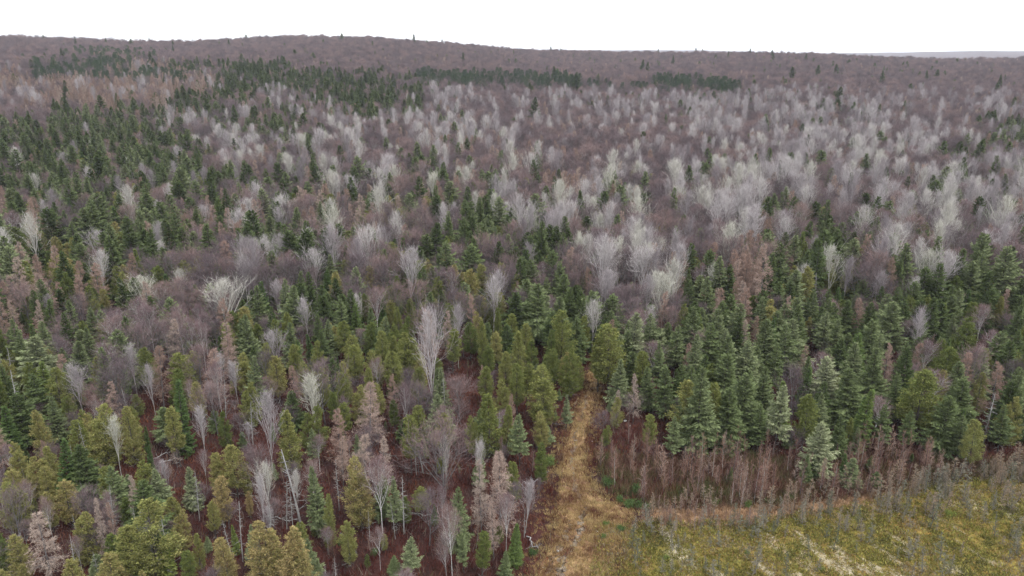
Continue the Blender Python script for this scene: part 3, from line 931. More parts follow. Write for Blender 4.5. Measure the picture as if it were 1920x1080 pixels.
# note: the chart is read at the row and column where a crown shows
def pick_kind(u, v, r1, r2, r3):
    v2 = v * (1 + .05 * r1); u2 = u + 70 * r2
    ri = int(np.argmin(np.abs(C_ROWS - v2)))
    c = int(np.clip(u2 // 80, 0, 23))
    k = CHART[ri][1][c]
    if v < 110 and k == 'M':
        return 'M' if r3 < .985 else 'S'
    if v < 180 and k == 'M':
        return 'M' if r3 < .94 else ('S' if r3 < .975 else 'L')
    if k == 'P' and r3 > ((.27 if v < 300 else .25) + (.10 if u > 1150 and v > 190 else 0)):
        m = 'MMMMMMSLMS' if v < 330 else 'MMMMSLSSCM'
        return m[int(r3 * 97) % 10]
    if k == 'P' and v < 175: return 'M'
    if k in 'MPL' and 300 < v < 660 and u < 1020 and (r3 * 57) % 1 < .34: return 'SSCSCFSC'[int(r3 * 331) % 8]
    if k == 'M' and v > 330 and r3 > .5: return 'MMPLSSCSCB'[int((r3 - .5) / .5 * 10) % 10]
    if k == 'S' and 235 <= v < 420 and r3 > .40: return 'MSCMLMMSPMMB'[int((r3 - .40) / .6 * 12) % 12]
    if k in 'SN' and v < 235 and r3 > .42: return 'MMMLMMMS'[int((r3 - .42) / .58 * 8) % 8]
    if k == 'S' and v > 480 and r3 > .52: return 'CCMLCPBMCS'[int((r3 - .52) / .48 * 10) % 10]
    if r3 < .62: return k
    m = NOISE_MIX.get(k, k)
    return m[int((r3 - .62) / .38 * len(m)) % len(m)]


def scatter(d0, d1, sp, az):
    """Jittered grid of places between two distances from the viewpoint's foot."""
    n = int(d1 / sp) + 2
    gx, gy = np.meshgrid(np.arange(-n, n), np.arange(0, n))
    X = (gx + RNG.uniform(-.42, .42, gx.shape)).ravel() * sp
    Y = (gy + RNG.uniform(-.42, .42, gx.shape)).ravel() * sp
    d = np.hypot(X, Y); a = np.abs(np.arctan2(X, np.maximum(Y, .01)))
    k = (d > d0) & (d < d1) & (a < az) & (Y > 0)
    return X[k], Y[k]


pk = np.array([(t['x'], t['y']) for t in trees])
places = [scatter(44, 190, 3.4, math.radians(43)), scatter(190, 420, 4.8, math.radians(41)), scatter(420, 800, 5.7, math.radians(40)), scatter(800, 1480, 6.6, math.radians(40))]
PX = np.concatenate([p[0] for p in places]); PY = np.concatenate([p[1] for p in places])
PZ = terrain(PX, PY)
PD = np.hypot(PX, PY)
bu, bv = project(np.stack([PX, PY, PZ], -1))
cu, cv = project(np.stack([PX, PY, PZ + 8.5], -1))
keep = np.ones(len(PX), bool)
for poly in (TRACK, BOG, SEDGE, THICKET):
    keep &= ~inside(poly, PX, PY)
near_pick = np.zeros(len(PX), bool)
for (x, y) in pk:
    near_pick |= (PX - x) ** 2 + (PY - y) ** 2 < 2.3 ** 2
keep &= ~near_pick
prob = np.ones(len(PX))
prob[(bv > 640) & (bu > 420) & (bu < 1240)] = .7
prob[(bv > 640) & (bu >= 1240)] = .62
prob[(bv > 640) & (bu <= 420)] = .75
prob[(bv > 860) & (bu < 1240)] = .42
prob[(bv > 860) & (bu < 330)] = .6
prob[(bv > 855) & (bu >= 1240)] = 0
prob[bv > 1085] = np.where(bu[bv > 1085] < 900, .25, 0)
for poly in CLEAR:
    prob[inside(poly, PX, PY)] *= .35
prob[(bu > 1030) & (bu < 1260) & (bv > 840)] = 0
for q in TRACK:
    prob[np.hypot(PX - q[0], PY - q[1]) < 2.6] = 0
keep &= RNG.uniform(size=len(PX)) < prob
for i in np.nonzero(keep)[0]:
    r1, r2, r3, r4, r5 = RNG.uniform(-1, 1), RNG.normal() * .5, RNG.uniform(), RNG.uniform(), RNG.uniform()
    k = pick_kind(cu[i], cv[i], r1, r2, r3)
    if k == 'T': k = 'M'
    if k == 'P' and bv[i] > 640: k = 'CSM'[int(r5 * 299) % 3]
    if k == 'S' and r4 < .12: k = 'F'
    if k == 'P' and r4 < .08: k = 'B'
    if PD[i] < 240 and r5 < .012: k = 'D'
    lo, hi = KINDS[k][5]
    h = lo + (hi - lo) * RNG.beta(2.2, 2.2)
    if bv[i] > 600: h *= .78
    if PD[i] > 1150: h *= RNG.uniform(.75, 1.25)
    if PD[i] > 170 and k in 'SF': h *= 1.1
    if bv[i] > 800 and bu[i] < 1240: h *= .8
    ci = CHART[int(np.argmin(np.abs(C_ROWS - cv[i])))][1][int(np.clip(cu[i] // 80, 0, 23))]
    if ci == 'S' and k in 'MPLB': h *= .8
    tr = KINDS[k][4]
    tint = RNG.uniform(*tr)
    if PD[i] > 500 and k == 'S': tint *= .5
    wide = RNG.uniform(.85, 1.2)
    if k == 'P': wide *= float(np.interp(PD[i], [200, 400], [.78, .68]))
    if k == 'P': tint *= float(np.interp(PD[i], [250, 700], [1, .2]))
    trees.append(dict(k=k, x=PX[i], y=PY[i], h=h, tint=tint, w=wide, picked=False))

for x, y in zip(*scatter(50, 215, 4.0, math.radians(41))):
    if any(inside(q, x, y) for q in (TRACK, BOG, SEDGE)): continue
    if RNG.uniform() > .62: continue
    u, v = project(np.array([x, y, 1.0]))
    if 1030 < u < 1260 and v > 840 or np.min(np.hypot(TRACK[:, 0] - x, TRACK[:, 1] - y)) < 2.6: continue
    k = 'MMMMTCCSSFB'[int(RNG.integers(11))] if u < 1200 else 'MMTTSCSF'[int(RNG.integers(8))]
    if inside(THICKET, x, y): k = 'TTSF'[int(RNG.integers(4))]
    h = RNG.uniform(1.6, 5.0) if k in 'MBT' else RNG.uniform(1.4, 4.5)
    trees.append(dict(k=k, x=x, y=y, h=h, tint=RNG.uniform(.1, .8), w=RNG.uniform(.9, 1.4), picked=False))

for j in range(95):
    u, v = RNG.uniform(-20, 1050), RNG.uniform(740, 1100)
    x, y = pix_ground(u, v)
    if inside(TRACK, x, y) or (u > 1000 and v > 800): continue
    k = 'BBBDDPL'[int(RNG.integers(7))]
    trees.append(dict(k=k, x=x, y=y, h=RNG.uniform(4, 9), tint=RNG.uniform(.2, 1), w=RNG.uniform(.5, .8), picked=False))

# the dark pine rows on the slope and the lone conifers standing up on the ridge
rows = []


def row(u0, v0, u1, v1, n, k, hp, skip=()):
    for j in range(n):
        f = (j + RNG.uniform(-.3, .3)) / max(1, n - 1)
        u = u0 + (u1 - u0) * f; v = v0 + (v1 - v0) * f + RNG.normal() * 2.6
        if any(a < u < b for a, b in skip) or RNG.uniform() < .14: continue
        x, y, h = tip_to_base(u, v, v + hp * RNG.uniform(.78, 1.2))
        rows.append((x, y))
        trees.append(dict(k=k, x=x, y=y, h=h, tint=RNG.uniform(.0, .6), w=RNG.uniform(1.0, 1.3), picked=True, row=True))


gap = ((1150, 1166), (1128, 1134), (1088, 1100), (1215, 1228))
row(782, 128, 1100, 136, 46, 'N', 33, gap); row(790, 136, 1090, 143, 40, 'N', 33, gap); row(1098, 148, 1215, 152, 16, 'N', 26, gap)
row(1228, 136, 1388, 146, 28, 'N', 34); row(1235, 143, 1385, 152, 24, 'N', 32)
row(62, 128, 120, 118, 12, 'N', 26); row(120, 118, 205, 100, 16, 'N', 28); row(165, 133, 240, 128, 12, 'N', 22); row(640, 138, 780, 136, 14, 'S', 30)
RW = np.array(rows)
for t in trees:
    if t['picked'] or not 300 < math.hypot(t['x'], t['y']) < 1300: continue
    dd = RW - np.array([t['x'], t['y']])
    fw = dd @ np.array([t['x'], t['y']]) / math.hypot(t['x'], t['y'])      # how far the row lies behind this tree
    near = (np.abs(np.hypot(dd[:, 0], dd[:, 1]) ** 2 - fw ** 2) < 7 ** 2) & (fw > -6) & (fw < 75)
    if near.any(): t['h'] *= RNG.uniform(.45, .8)
0 and print('ROW', RW[:5], [round(t['h'],1) for t in trees if t.get('row')][:40])
for u, v, vb in ((775, 64, 80), (828, 73, 88), (1032, 87, 103), (868, 98, 118), (1306, 89, 108), (1318, 91, 108), (1408, 91, 112), (1512, 99, 115),
                 (1235, 92, 106), (1262, 104, 128), (1205, 112, 136), (1215, 116, 140), (1040, 124, 142), (1082, 135, 152), (280, 96, 112), (113, 90, 106),
                 (140, 70, 82), (197, 70, 80), (428, 72, 84), (322, 84, 98), (1448, 94, 114), (1450, 100, 116), (1658, 132, 165), (1578, 163, 188), (1365, 95, 115),
                 (1570, 120, 150), (1536, 122, 152), (1485, 125, 158), (1000, 182, 208), (1740, 132, 150), (1760, 130, 150), (1880, 140, 165)):
    q = np.array([(u - 960) / FPX, CP + (540 - v) / FPX * SP, -SP + (540 - v) / FPX * CP])
    ds = np.arange(420, 1345, 5.0)
    tt_ = ds / math.hypot(q[0], q[1])
    hh = CAM_H + q[2] * tt_ - terrain(q[0] * tt_, q[1] * tt_)
    want = 20.0 if vb - v < 22 else 22.0
    j = int(np.argmin(np.abs(hh - want) + np.where(hh < 6, 50, 0)))
    x, y, h = q[0] * tt_[j], q[1] * tt_[j], hh[j]
    trees.append(dict(k='S', x=x, y=y, h=min(max(h, 8), 25), tint=-.1, w=.8, picked=True, lone=True))

# ------------------------------------------------------------------ thicket at the bog edge, young trees on the bog, bushes
def in_poly(poly, n):
    lo, hi = poly.min(0), poly.max(0)
    out = np.zeros((0, 2))
    while len(out) < n:
        p = RNG.uniform(lo, hi, (n * 3, 2))
        out = np.concatenate([out, p[inside(poly, p[:, 0], p[:, 1])]])
    return out[:n]


def in_frame(p, m=60):
    u, v = project(np.array([p[0], p[1], 0]))
    return -m < u < 1920 + m and v < 1080 + m


for p in in_poly(THICKET, 230):
    if not in_frame(p): continue
    trees.append(dict(k='T', x=p[0], y=p[1], h=RNG.uniform(2.0, 5.6), tint=RNG.uniform(0, .85), w=RNG.uniform(.8, 1.2), picked=False))
for p in np.concatenate([in_poly(gpoly([(1190, 960), (1420, 940), (1420, 1000), (1230, 1010)]), 34), in_poly(SEDGE, 7)]):
    trees.append(dict(k='T', x=p[0], y=p[1], h=RNG.uniform(1.6, 3.0), tint=RNG.uniform(.4, .8), w=RNG.uniform(.9, 1.3), picked=False))
for p in CLEAR[0:1]:
    for q in in_poly(p, 60):
        if in_frame(q) and not inside(TRACK, q[0], q[1]):
            trees.append(dict(k='T', x=q[0], y=q[1], h=RNG.uniform(1.5, 3.6), tint=RNG.uniform(0, .5), w=RNG.uniform(.8, 1.2), picked=False))
nK = 0
for p in in_poly(BOG, 1500):
    if nK >= 225: break
    if not in_frame(p, 20) or inside(SEDGE, p[0], p[1]): continue
    u, v = project(np.array([p[0], p[1], 0]))
    edge = np.clip((1040 - v) / 70 + (1450 - u) / 900, .22, 1)
    if RNG.uniform() > edge: continue
    trees.append(dict(k='K', x=p[0], y=p[1], h=RNG.uniform(1.4, 3.9), tint=RNG.uniform(0, .75) if v > 985 else RNG.uniform(.2, 1), w=RNG.uniform(.8, 1.3), picked=False)); nK += 1
for p in in_poly(gpoly([(1200, 950), (1400, 938), (1600, 915), (1760, 895), (1920, 880), (1920, 900), (1760, 918), (1600, 948), (1400, 978), (1215, 985)]), 110):
    if inside(SEDGE, p[0], p[1]) and RNG.uniform() < .7: continue
    trees.append(dict(k='K', x=p[0], y=p[1], h=RNG.uniform(1.6, 3.6), tint=RNG.uniform(.75, 1.0), w=RNG.uniform(.9, 1.4), picked=False))
for u, v, h, tint in ((1180, 950, 1.6, .35), (1198, 952, 1.4, .2), (1215, 955, 1.3, .25), (1160, 940, 1.2, .3), (1165, 995, 1.3, .3), (1136, 985, .9, .6), (1132, 1010, .9, .6),
                      (1400, 950, 1.3, .6), (1340, 948, 1.2, .4), (1440, 945, 1.1, .4), (1028, 872, 2.0, .6), (1140, 910, 1.8, .2), (1190, 925, 1.8, .1), (1480, 935, 1.4, .2),
                      (1780, 968, 1.3, 1.0), (1540, 1072, .9, .9), (1250, 1050, .9, .8), (1400, 1040, .8, .8), (1000, 1040, 1.2, .1), (640, 1020, 1.0, .2), (700, 1040, 1.1, .2)):
    x, y = pix_ground(u, v)
    trees.append(dict(k='H', x=x, y=y, h=h * .75, tint=tint, w=1.0, picked=True))

# ------------------------------------------------------------------ who is an individual and who melts into the far wood
for t in trees:
    t['d'] = math.hypot(t['x'], t['y'])
    z = float(terrain(t['x'], t['y']))
    t['z'] = z
    u, v = project(np.array([t['x'], t['y'], z + t['h'] * .6]))
    t['vis'] = (-40 < u < 1960) and (v < 1110)
    t['u'], t['v'] = u, v
single, mass = [], []
for k in KINDS:
    L = [t for t in trees if t['k'] == k]
    L.sort(key=lambda t: (not t['vis'], not t['picked'], -t['h'] / t['d']))
    single += L[:295]; mass += L[295:]

GRP_COLOR = {
    'C': [(.4, 'deep green'), (.66, 'olive'), (.9, 'golden olive'), (9, 'rusty gold')],
    'S': [(.3, 'dark green'), (.62, 'blue green'), (9, 'pale grey green')],
    'F': [(.45, 'fresh green'), (9, 'bright yellow green')],
    'L': [(.5, 'pinkish tan'), (.8, 'tan'), (9, 'pale straw')],
    'P': [(.4, 'dull grey'), (.75, 'pale silver grey'), (9, 'mossy cream')],
    'M': [(.35, 'purple brown'), (.7, 'mauve grey'), (9, 'pinkish brown')],
    'B': [(.5, 'white-stemmed'), (9, 'white-stemmed pink-twigged')],
    'N': [(.5, 'blackish green'), (9, 'dark green')],
    'D': [(.5, 'grey'), (9, 'silvery')],
    'T': [(.35, 'purplish'), (.7, 'tan'), (9, 'pale')],
    'K': [(.3, 'olive grey'), (.6, 'grey'), (9, 'tan')],
    'H': [(.45, 'dark green'), (.75, 'green'), (9, 'bright green')]}
NOUN = {'C': 'white cedar', 'S': 'spruce', 'F': 'fir', 'L': 'leafless larch', 'P': 'bare poplar', 'M': 'bare maple', 'B': 'birch', 'N': 'pine', 'D': 'dead snag',
        'T': 'bare sapling', 'K': 'young tamarack', 'H': 'low evergreen bush'}
_sz = {k: (np.percentile([t['h'] for t in single if t['k'] == k], 33), np.percentile([t['h'] for t in single if t['k'] == k], 70)) for k in KINDS}
track_mid = np.array([(0.5 * (TRACK[i] + TRACK[-1 - i])) for i in range(0, len(TRACK) // 2, 4)])


def zone(t):
    x, y, d, k = t['x'], t['y'], t['d'], t['k']
    p = np.array([x, y])
    if k == 'N': return 'in a dark row across the wooded slope'
    if t.get('lone'): return 'standing alone above the leafless hill'
    dt = np.min(np.linalg.norm(track_mid - p, axis=1))
    if inside(BOG, x, y): return 'on the yellow moss bog'
    if inside(SEDGE, x, y): return 'on the rust orange sedge path'
    if inside(TRACK, x, y): return 'on the golden grass track'
    if dt < 8: return 'beside the golden grass track'
    if inside(THICKET, x, y): return 'in the thicket at the bog edge'
    for c in CLEAR:
        if inside(c, x, y): return 'in the red brown scrub clearing'
    if x > 12 and d < 150: return 'behind the bog thicket'
    if d < 125: return 'around the scrub clearing'
    if d < 175: return 'behind the scrub clearing'
    if d < 240: return 'below the pale poplars'
    if d < 380: return 'among the pale poplars'
    return 'on the far slope'


everyone = single + mass
NBW = {'C': 'cedar', 'S': 'spruce', 'F': 'fir', 'L': 'larch', 'P': 'poplar', 'M': 'maple', 'B': 'birch', 'N': 'pine', 'D': 'snag', 'T': 'sapling', 'K': 'tamarack', 'H': 'bush'}
SX = np.array([t['x'] for t in everyone]); SY = np.array([t['y'] for t in everyone])
ncount = {}


def put(name, parts, t, ref):
    e = bpy.data.objects.new(name, None)
    COL.objects.link(e)
    e.empty_display_size = .5
    e.location = (t['x'], t['y'], t['z'] - .02)
    s = t['h'] / ref
    e.scale = (s * t['w'], s * t['w'], s)
    e.rotation_euler = (RNG.normal() * .025, RNG.normal() * .025, t['rot'])
    for nm, me in parts:
        c = bpy.data.objects.new(nm, me)
        COL.objects.link(c)
        c.parent = e
        c['tint'] = t['tint']
    return e


for n, t in enumerate(single):
    k = t['k']
    _, nv, name, cat, _, _ = KINDS[k]
    t['rot'] = RNG.uniform(0, 6.283)
    var = int(RNG.integers(nv))
    if k == 'P' and t['picked'] and t['w'] < .87: var = (1, 3)[var % 2]
    tm, cm, ref = PROTO[k][var]
    low = 'stem' if k == 'H' else 'trunk'
    o = put(name, [(low, tm), ('foliage' if k == 'H' else 'crown', cm)], t, ref)
    col = next(c for lim, c in GRP_COLOR[k] if t['tint'] < lim)
    a, b = _sz[k]
    size = 'small' if t['h'] < a else ('tall' if t['h'] > b else 'middling')
    if k in 'TKH': size = 'short' if size == 'small' else ('tall' if size == 'tall' else 'medium')
    shape = '' if .8 <= t['w'] < 1.15 else ('slim ' if t['w'] < .8 else 'broad ')
    zn = zone(t)
    d2 = (SX - t['x']) ** 2 + (SY - t['y']) ** 2
    order = np.argpartition(d2, 3)[:3]
    order = order[np.argsort(d2[order])][1:3]
    lab = f'{size} {shape}{col} {NOUN[k]} {zn}'
    if d2[order[1]] < 64 and t.get('lone') is None:
        n1, n2 = sorted(NBW[everyone[j]['k']] for j in order)
        add = f' near a {n1} and a {n2}' if n1 != n2 else f' near two {n1}s' if n1 != 'larch' and n1 != 'birch' and n1 != 'bush' else f' near two {n1}es'
        if len((lab + add).replace('-', ' ').split()) <= 16: lab += add
    o['label'] = lab
    o['category'] = cat
    o['group'] = f'{NOUN[k]} trees {zn}' if k not in 'H' else f'evergreen bushes {zn}'

# ------------------------------------------------------------------ the rest of the wood: one mass
pts = np.array([(t['x'], t['y'], t['z'] - .02) for t in mass], np.float32)
code = {}
vi = np.zeros(len(mass), np.int32); sc3 = np.zeros((len(mass), 3), np.float32); rot = np.zeros(len(mass), np.float32); tin = np.zeros(len(mass), np.float32)
flat = []
for k in KINDS:
    for i in range(len(PROTO[k])):
        code[(k, i)] = len(flat); flat.append(PROTO[k][i])
for n, t in enumerate(mass):
    i = int(RNG.integers(len(PROTO[t['k']])))
    vi[n] = code[(t['k'], i)]
    s = t['h'] / PROTO[t['k']][i][2]
    sc3[n] = (s * t['w'], s * t['w'], s); rot[n] = RNG.uniform(0, 6.283); tin[n] = t['tint']
me = bpy.data.meshes.new('forest')
me.vertices.add(len(pts)); me.vertices.foreach_set('co', pts.ravel())
for nm, tp, dat in (('variant', 'INT', vi), ('rot', 'FLOAT', rot), ('tint', 'FLOAT', tin)):
    me.attributes.new(nm, tp, 'POINT').data.foreach_set('value', dat)
me.attributes.new('scl', 'FLOAT_VECTOR', 'POINT').data.foreach_set('vector', sc3.ravel())
forest = bpy.data.objects.new('forest', me)
COL.objects.link(forest)
forest['kind'] = 'stuff'
forest['label'] = 'far mixed forest of leafless hardwoods and dark conifers climbing the hill'
forest['category'] = 'forest'
first_of = {}
for o in COL.objects:
    if o.type == 'MESH' and o.parent: first_of.setdefault(o.data.name, o)
ng = bpy.data.node_groups.new('forest', 'GeometryNodeTree')
ng.interface.new_socket('Geometry', in_out='INPUT', socket_type='NodeSocketGeometry')
ng.interface.new_socket('Geometry', in_out='OUTPUT', socket_type='NodeSocketGeometry')
gi = ng.nodes.new('NodeGroupInput'); go = ng.nodes.new('NodeGroupOutput')
join = ng.nodes.new('GeometryNodeJoinGeometry')


def attr(nm, tp):
    a = ng.nodes.new('GeometryNodeInputNamedAttribute'); a.data_type = tp
    a.inputs['Name'].default_value = nm
    return a.outputs['Attribute']


a_var, a_rot, a_scl = attr('variant', 'INT'), attr('rot', 'FLOAT'), attr('scl', 'FLOAT_VECTOR')
cx = ng.nodes.new('ShaderNodeCombineXYZ')
ng.links.new(a_rot, cx.inputs[2])
used = set(vi.tolist())
for q, (tm, cm, ref) in enumerate(flat):
    if q not in used: continue
    jj = ng.nodes.new('GeometryNodeJoinGeometry')
    for mesh in (tm, cm):
        oi = ng.nodes.new('GeometryNodeObjectInfo')
        oi.transform_space = 'ORIGINAL'
        oi.inputs['Object'].default_value = first_of[mesh.name]
        oi.inputs['As Instance'].default_value = False
        ng.links.new(oi.outputs['Geometry'], jj.inputs[0])
    eq = ng.nodes.new('FunctionNodeCompare'); eq.data_type = 'INT'; eq.operation = 'EQUAL'
    ng.links.new(a_var, eq.inputs[2]); eq.inputs[3].default_value = q
    ip = ng.nodes.new('GeometryNodeInstanceOnPoints')
    ng.links.new(gi.outputs[0], ip.inputs['Points'])
    ng.links.new(eq.outputs[0], ip.inputs['Selection'])
    ng.links.new(jj.outputs[0], ip.inputs['Instance'])
    ng.links.new(cx.outputs[0], ip.inputs['Rotation'])
    ng.links.new(a_scl, ip.inputs['Scale'])
    ng.links.new(ip.outputs[0], join.inputs[0])
ng.links.new(join.outputs[0], go.inputs[0])
forest.modifiers.new('scatter', 'NODES').node_group = ng

# ------------------------------------------------------------------ ground cover nobody could count
def cover(name, P, nb, hmin, hmax, width, lean, mat, label, flat_leaf=False):
    n = len(P)
    z = terrain(P[:, 0], P[:, 1])
    c = np.repeat(np.stack([P[:, 0], P[:, 1], z], 1), nb, 0)
    size = np.repeat(U(.6, 1.25, n), nb)
    c[:, :2] += RNG.normal(size=(n * nb, 2)) * (.22 * size)[:, None] * (hmax / .8)
    d = np.concatenate([RNG.normal(size=(n * nb, 2)) * lean, np.ones((n * nb, 1))], 1)
    L = U(hmin, hmax, n * nb) * size
    mb = MB()
    if flat_leaf:
        c[:, 2] += U(0, .5, n * nb) * hmax * size
        kites(mb, c, d + RNG.normal(size=d.shape) * .4, L * .6, np.full(n * nb, width), mat=0)
    else:
        slivers(mb, c, d, L, width * U(.6, 1.4, n * nb), 0)
    o = bpy.data.objects.new(name, mb.mesh(name, [mat]))
    COL.objects.link(o)
    o['kind'] = 'stuff'; o['label'] = label; o['category'] = 'undergrowth'
    return o


def cover_mat(key, name, stops, scale, spread, transl=.2, bright=.4):
    m, n, out = mat_base(name)
    geo = n.nodes.new('ShaderNodeNewGeometry')
    nz = n.nodes.new('ShaderNodeTexNoise')
    nz.inputs['Scale'].default_value = scale
    nz.inputs['Detail'].default_value = 4
    n.links.new(geo.outputs['Position'], nz.inputs['Vector'])
    rnd = geo.outputs['Random Per Island']
    st = math_node(n, 'ADD', math_node(n, 'MULTIPLY', math_node(n, 'SUBTRACT', nz.outputs['Fac'], .5), 2.2), .5)
    f = math_node(n, 'ADD', st, math_node(n, 'MULTIPLY', math_node(n, 'SUBTRACT', rnd, .5), spread))
    r = ramp(n, stops)
    n.links.new(f, r.inputs[0])
    hsv = n.nodes.new('ShaderNodeHueSaturation')
    n.links.new(r.outputs[0], hsv.inputs['Color'])
    r2 = math_node(n, 'FRACT', math_node(n, 'MULTIPLY', rnd, 53.7))
    n.links.new(math_node(n, 'ADD', math_node(n, 'MULTIPLY', r2, 2 * bright), 1 - bright), hsv.inputs['Value'])
    dif = n.nodes.new('ShaderNodeBsdfDiffuse'); tr = n.nodes.new('ShaderNodeBsdfTranslucent')
    mx = n.nodes.new('ShaderNodeMixShader'); mx.inputs[0].default_value = transl
    n.links.new(hsv.outputs[0], dif.inputs['Color']); n.links.new(hsv.outputs[0], tr.inputs['Color'])
    n.links.new(dif.outputs[0], mx.inputs[1]); n.links.new(tr.outputs[0], mx.inputs[2])
    n.links.new(mx.outputs[0], out.inputs['Surface'])
    M[key] = m


cover_mat('scrub', 'red_brown_scrub', [(0, (0.0559, 0.01712, 0.01653)), (.35, (0.08385, 0.02479, 0.02007)), (.6, (0.1158, 0.03896, 0.02656)), (.8, (0.1517, 0.06493, 0.0484)), (1, (0.1597, 0.05902, 0.02656))], .12, .7, .1)
cover_mat('thicket', 'thicket_shrubs', [(0, (0.1018, 0.048, 0.04104)), (.3, (0.1526, 0.0816, 0.05472)), (.5, (0.173, 0.1104, 0.07752)), (.7, (0.1119, 0.1008, 0.04104)), (1, (0.07123, 0.096, 0.03192))], .22, .7, .1)
cover_mat('straw', 'straw_blades', [(0, (.25, .20, .10)), (.5, (.42, .36, .24)), (1, (.54, .49, .38))], .3, .6)
cover_mat('brush', 'dead_stems', [(0, (.07, .045, .04)), (.4, (.13, .09, .075)), (.7, (.20, .16, .13)), (1, (.10, .105, .05))], .15, 1.0, .1)
cover_mat('golden', 'golden_grass', [(0, (0.1546, 0.07986, 0.04894)), (.3, (0.2576, 0.161, 0.07728)), (.55, (0.3735, 0.264, 0.1159)), (1, (0.4894, 0.3864, 0.1932))], .3, .6)
cover_mat('mossy', 'bog_heath', [(0, (0.1058, 0.09272, 0.04009)), (.3, (0.148, 0.1527, 0.04009)), (.55, (0.2539, 0.2291, 0.05728)), (.8, (0.2749, 0.1746, 0.06872)), (1, (0.2327, 0.2071, 0.1489))], .2, .7)
cover_mat('rusty', 'rusty_sedge_blades', [(0, (0.2052, 0.1212, 0.07128)), (.5, (0.3386, 0.2093, 0.1188)), (1, (0.4309, 0.3084, 0.202))], .3, .6)


def places_near(n, d0, d1, az=40):
    a = np.radians(U(-az, az, n)); d = np.sqrt(U(d0 ** 2, d1 ** 2, n))
    return np.stack([np.sin(a) * d, np.cos(a) * d], 1)


SC_P = places_near(36000, 52, 175)
ok = (~inside(TRACK, SC_P[:, 0], SC_P[:, 1]) | (U(0, 1, len(SC_P)) < .45)) & ~inside(BOG, SC_P[:, 0], SC_P[:, 1]) & ~inside(SEDGE, SC_P[:, 0], SC_P[:, 1])
cover('scrub', SC_P[ok][:22000], 18, .3, 1.25, .06, .5, 'scrub', 'red brown leafless scrub covering the forest floor')
BR = places_near(9000, 52, 170)
BR = BR[~inside(TRACK, BR[:, 0], BR[:, 1]) & ~inside(BOG, BR[:, 0], BR[:, 1]) & ~inside(SEDGE, BR[:, 0], BR[:, 1])]
cover('brushwood', BR[:6000], 7, .7, 2.1, .05, .35, 'brush', 'thin grey and tan dead stems standing in the scrub')
cover('thicket_shrubbery', in_poly(THICKET, 2300), 30, .3, 1.3, .07, .3, 'thicket', 'brown and olive shrubs filling the thicket at the bog edge')
TG = in_poly(TRACK, 7500)
TG = TG + RNG.normal(size=TG.shape) * 1.5
rut_ok = ~inside(RUT, TG[:, 0], TG[:, 1]) | (U(0, 1, len(TG)) < .2)
TG = TG[rut_ok]
cover('dry_grass', TG, 16, .18, .5, .045, .5, 'golden', 'dry golden grass tufts on the track')
SG = in_poly(SEDGE, 1700)
cover('sedge_grass', SG + RNG.normal(size=SG.shape) * .8, 16, .25, .6, .05, .4, 'rusty', 'rust orange sedge tufts on the path by the bog')
EB = gpoly([(1120, 990), (1235, 980), (1222, 1040), (1205, 1110), (1190, 1190), (1095, 1190)])
cover('dry_grass_fringe', in_poly(EB, 1500), 16, .18, .55, .05, .5, 'golden', 'golden grass fringe where the track meets the bog')
BP = np.concatenate([in_poly(BOG, 16000), in_poly(EB, 500)])
BP = BP[RNG.permutation(len(BP))]
q_u, q_v = project(np.concatenate([BP, np.zeros((len(BP), 1))], 1))
BP = BP[(q_u > -50) & (q_u < 2000) & (q_v < 1120)]
bare = np.zeros(len(BP), bool)
for pt in PATCH: bare |= inside(pt, BP[:, 0], BP[:, 1]) & (U(0, 1, len(BP)) < .55)
BP = BP[~bare]
ST = np.concatenate([pt.mean(0) + (pt[RNG.integers(0, len(pt), 70)] - pt.mean(0)) * RNG.uniform(.2, 1.5, (70, 1)) for pt in PATCH])
cover('straw_grass', ST, 12, .12, .4, .05, .6, 'straw', 'bleached straw grass tufts over the bare bog patches')
cover('bog_shrubbery', BP[:11000], 16, .15, .7, .10, .6, 'mossy', 'olive and ochre heath tufts covering the bog', True)

# ------------------------------------------------------------------ fallen trunks and pale stones
def log(u0, v0, u1, v1, r, mat, label):
    x0, y0 = pix_ground(u0, v0, .5); x1, y1 = pix_ground(u1, v1, .7)
    n = 7
    t = np.linspace(0, 1, n)[:, None]
    P = np.array([[x0, y0]]) * (1 - t) + np.array([[x1, y1]]) * t
    z = terrain(P[:, 0], P[:, 1]) + np.linspace(r + .1, .75, n)
    c = P.mean(0)
    pts = np.concatenate([P - c, z[:, None]], 1)[None] + RNG.normal(size=(1, n, 3)) * .13
    e = bpy.data.objects.new('fallen_log', None); COL.objects.link(e); e.location = (c[0], c[1], 0)
    mb = MB(); tubes(mb, pts, [r], [r * .45], 6)
    a = bpy.data.objects.new('trunk', mb.mesh('log_trunk', [mat], True)); a.parent = e; COL.objects.link(a)
    mb = MB()
    p, T, tt, _ = sample(pts, 9, .3, 1)
    B = grow(p, fork(T, U(.6, 1.2, len(p))), U(.4, 1.2, len(p)), 3, .4, .12)
    tubes(mb, B, np.full(len(p), .03), np.full(len(p), .008), 3)
    a = bpy.data.objects.new('branches', mb.mesh('log_branches', [mat])); a.parent = e; COL.objects.link(a)
    e['label'] = label; e['category'] = 'log'; e['group'] = 'fallen logs in the forest'


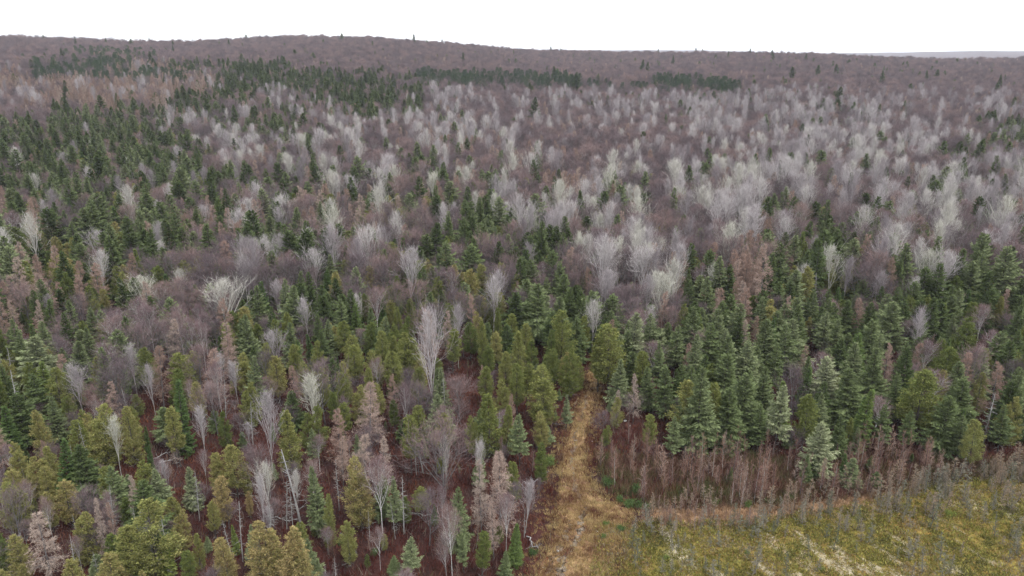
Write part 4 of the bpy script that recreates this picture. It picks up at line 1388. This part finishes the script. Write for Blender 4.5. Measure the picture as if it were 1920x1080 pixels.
log(762, 956, 815, 968, .07, 'bark_pale', 'pale crooked fallen trunk lying in the scrub clearing beside a white birch')
log(713, 845, 745, 860, .09, 'bark_grey', 'brown fallen log below the tan larch in the scrub clearing')
log(286, 874, 330, 858, .09, 'bark_white', 'white fallen birch trunk beside the small fir in the clearing')
log(282, 858, 318, 846, .07, 'bark_white', 'thin white fallen trunk under the golden cedar in the clearing')
log(640, 998, 668, 1040, .10, 'bark_grey', 'grey leaning fallen stem in the scrub behind grey snags')
log(508, 966, 560, 975, .07, 'bark_dead', 'silvery fallen limb at the foot of the grey snags')
log(990, 1000, 1010, 1030, .09, 'bark_dead', 'weathered fallen trunk between the tan larches and the grass track')

for u, v, s in ((1172, 790, .22), (1158, 797, .17), (1181, 799, .16), (1110, 828, .13), (1046, 1034, .17), (1080, 872, .12)):
    x, y = pix_ground(u, v)
    mb = MB()
    th = np.linspace(0, np.pi, 6); ph = np.arange(8) / 8 * 2 * np.pi
    TH, PH = np.meshgrid(th, ph, indexing='ij')
    R = s * (1 + RNG.normal(size=TH.shape) * .13)
    R[0] = R[0].mean(); R[-1] = R[-1].mean()
    V = np.stack([R * np.sin(TH) * np.cos(PH) * 1.25, R * np.sin(TH) * np.sin(PH), R * np.cos(TH) * .65], -1)
    idx = np.arange(48).reshape(6, 8); a = idx[:-1]; b = idx[1:]; a2 = np.roll(a, -1, 1); b2 = np.roll(b, -1, 1)
    mb.add(V, np.concatenate([np.stack([a, b, b2], -1).reshape(-1, 3), np.stack([a, b2, a2], -1).reshape(-1, 3)]))
    o = bpy.data.objects.new('pale_stone', mb.mesh('pale_stone', ['stone']))
    COL.objects.link(o)
    o.location = (x, y, float(terrain(x, y)) + s * .35)
    o.rotation_euler = (0, 0, RNG.uniform(0, 6))
    on = inside(TRACK, x, y)
    o['label'] = 'pale stone lying on the golden grass track' if on else 'pale stone in the red brown scrub beside the track'
    o['category'] = 'stone'
    o['group'] = 'pale stones on the track' if on else 'pale stones in the scrub'

# ------------------------------------------------------------------ the air: thin even haze
HZ = 16600.0
hv = [(sx * HZ, sy * HZ, z) for z in (-2.0, 150.0) for sx, sy in ((-1, -1), (1, -1), (1, 1), (-1, 1))]
hm = bpy.data.meshes.new('haze')
hm.from_pydata(hv, [], [(3, 2, 1, 0), (4, 5, 6, 7), (0, 1, 5, 4), (1, 2, 6, 5), (2, 3, 7, 6), (3, 0, 4, 7)])
haze = bpy.data.objects.new('haze', hm)
COL.objects.link(haze)
hmat, hn, hout = mat_base('haze')
pv = hn.nodes.new('ShaderNodeVolumePrincipled')
pv.inputs['Color'].default_value = (.86, .91, 1.0, 1)
pv.inputs['Density'].default_value = 0.000072
hn.links.new(pv.outputs[0], hout.inputs['Volume'])
hm.materials.append(hmat)
haze['kind'] = 'stuff'
haze['label'] = 'thin pale haze in the air over the forest'
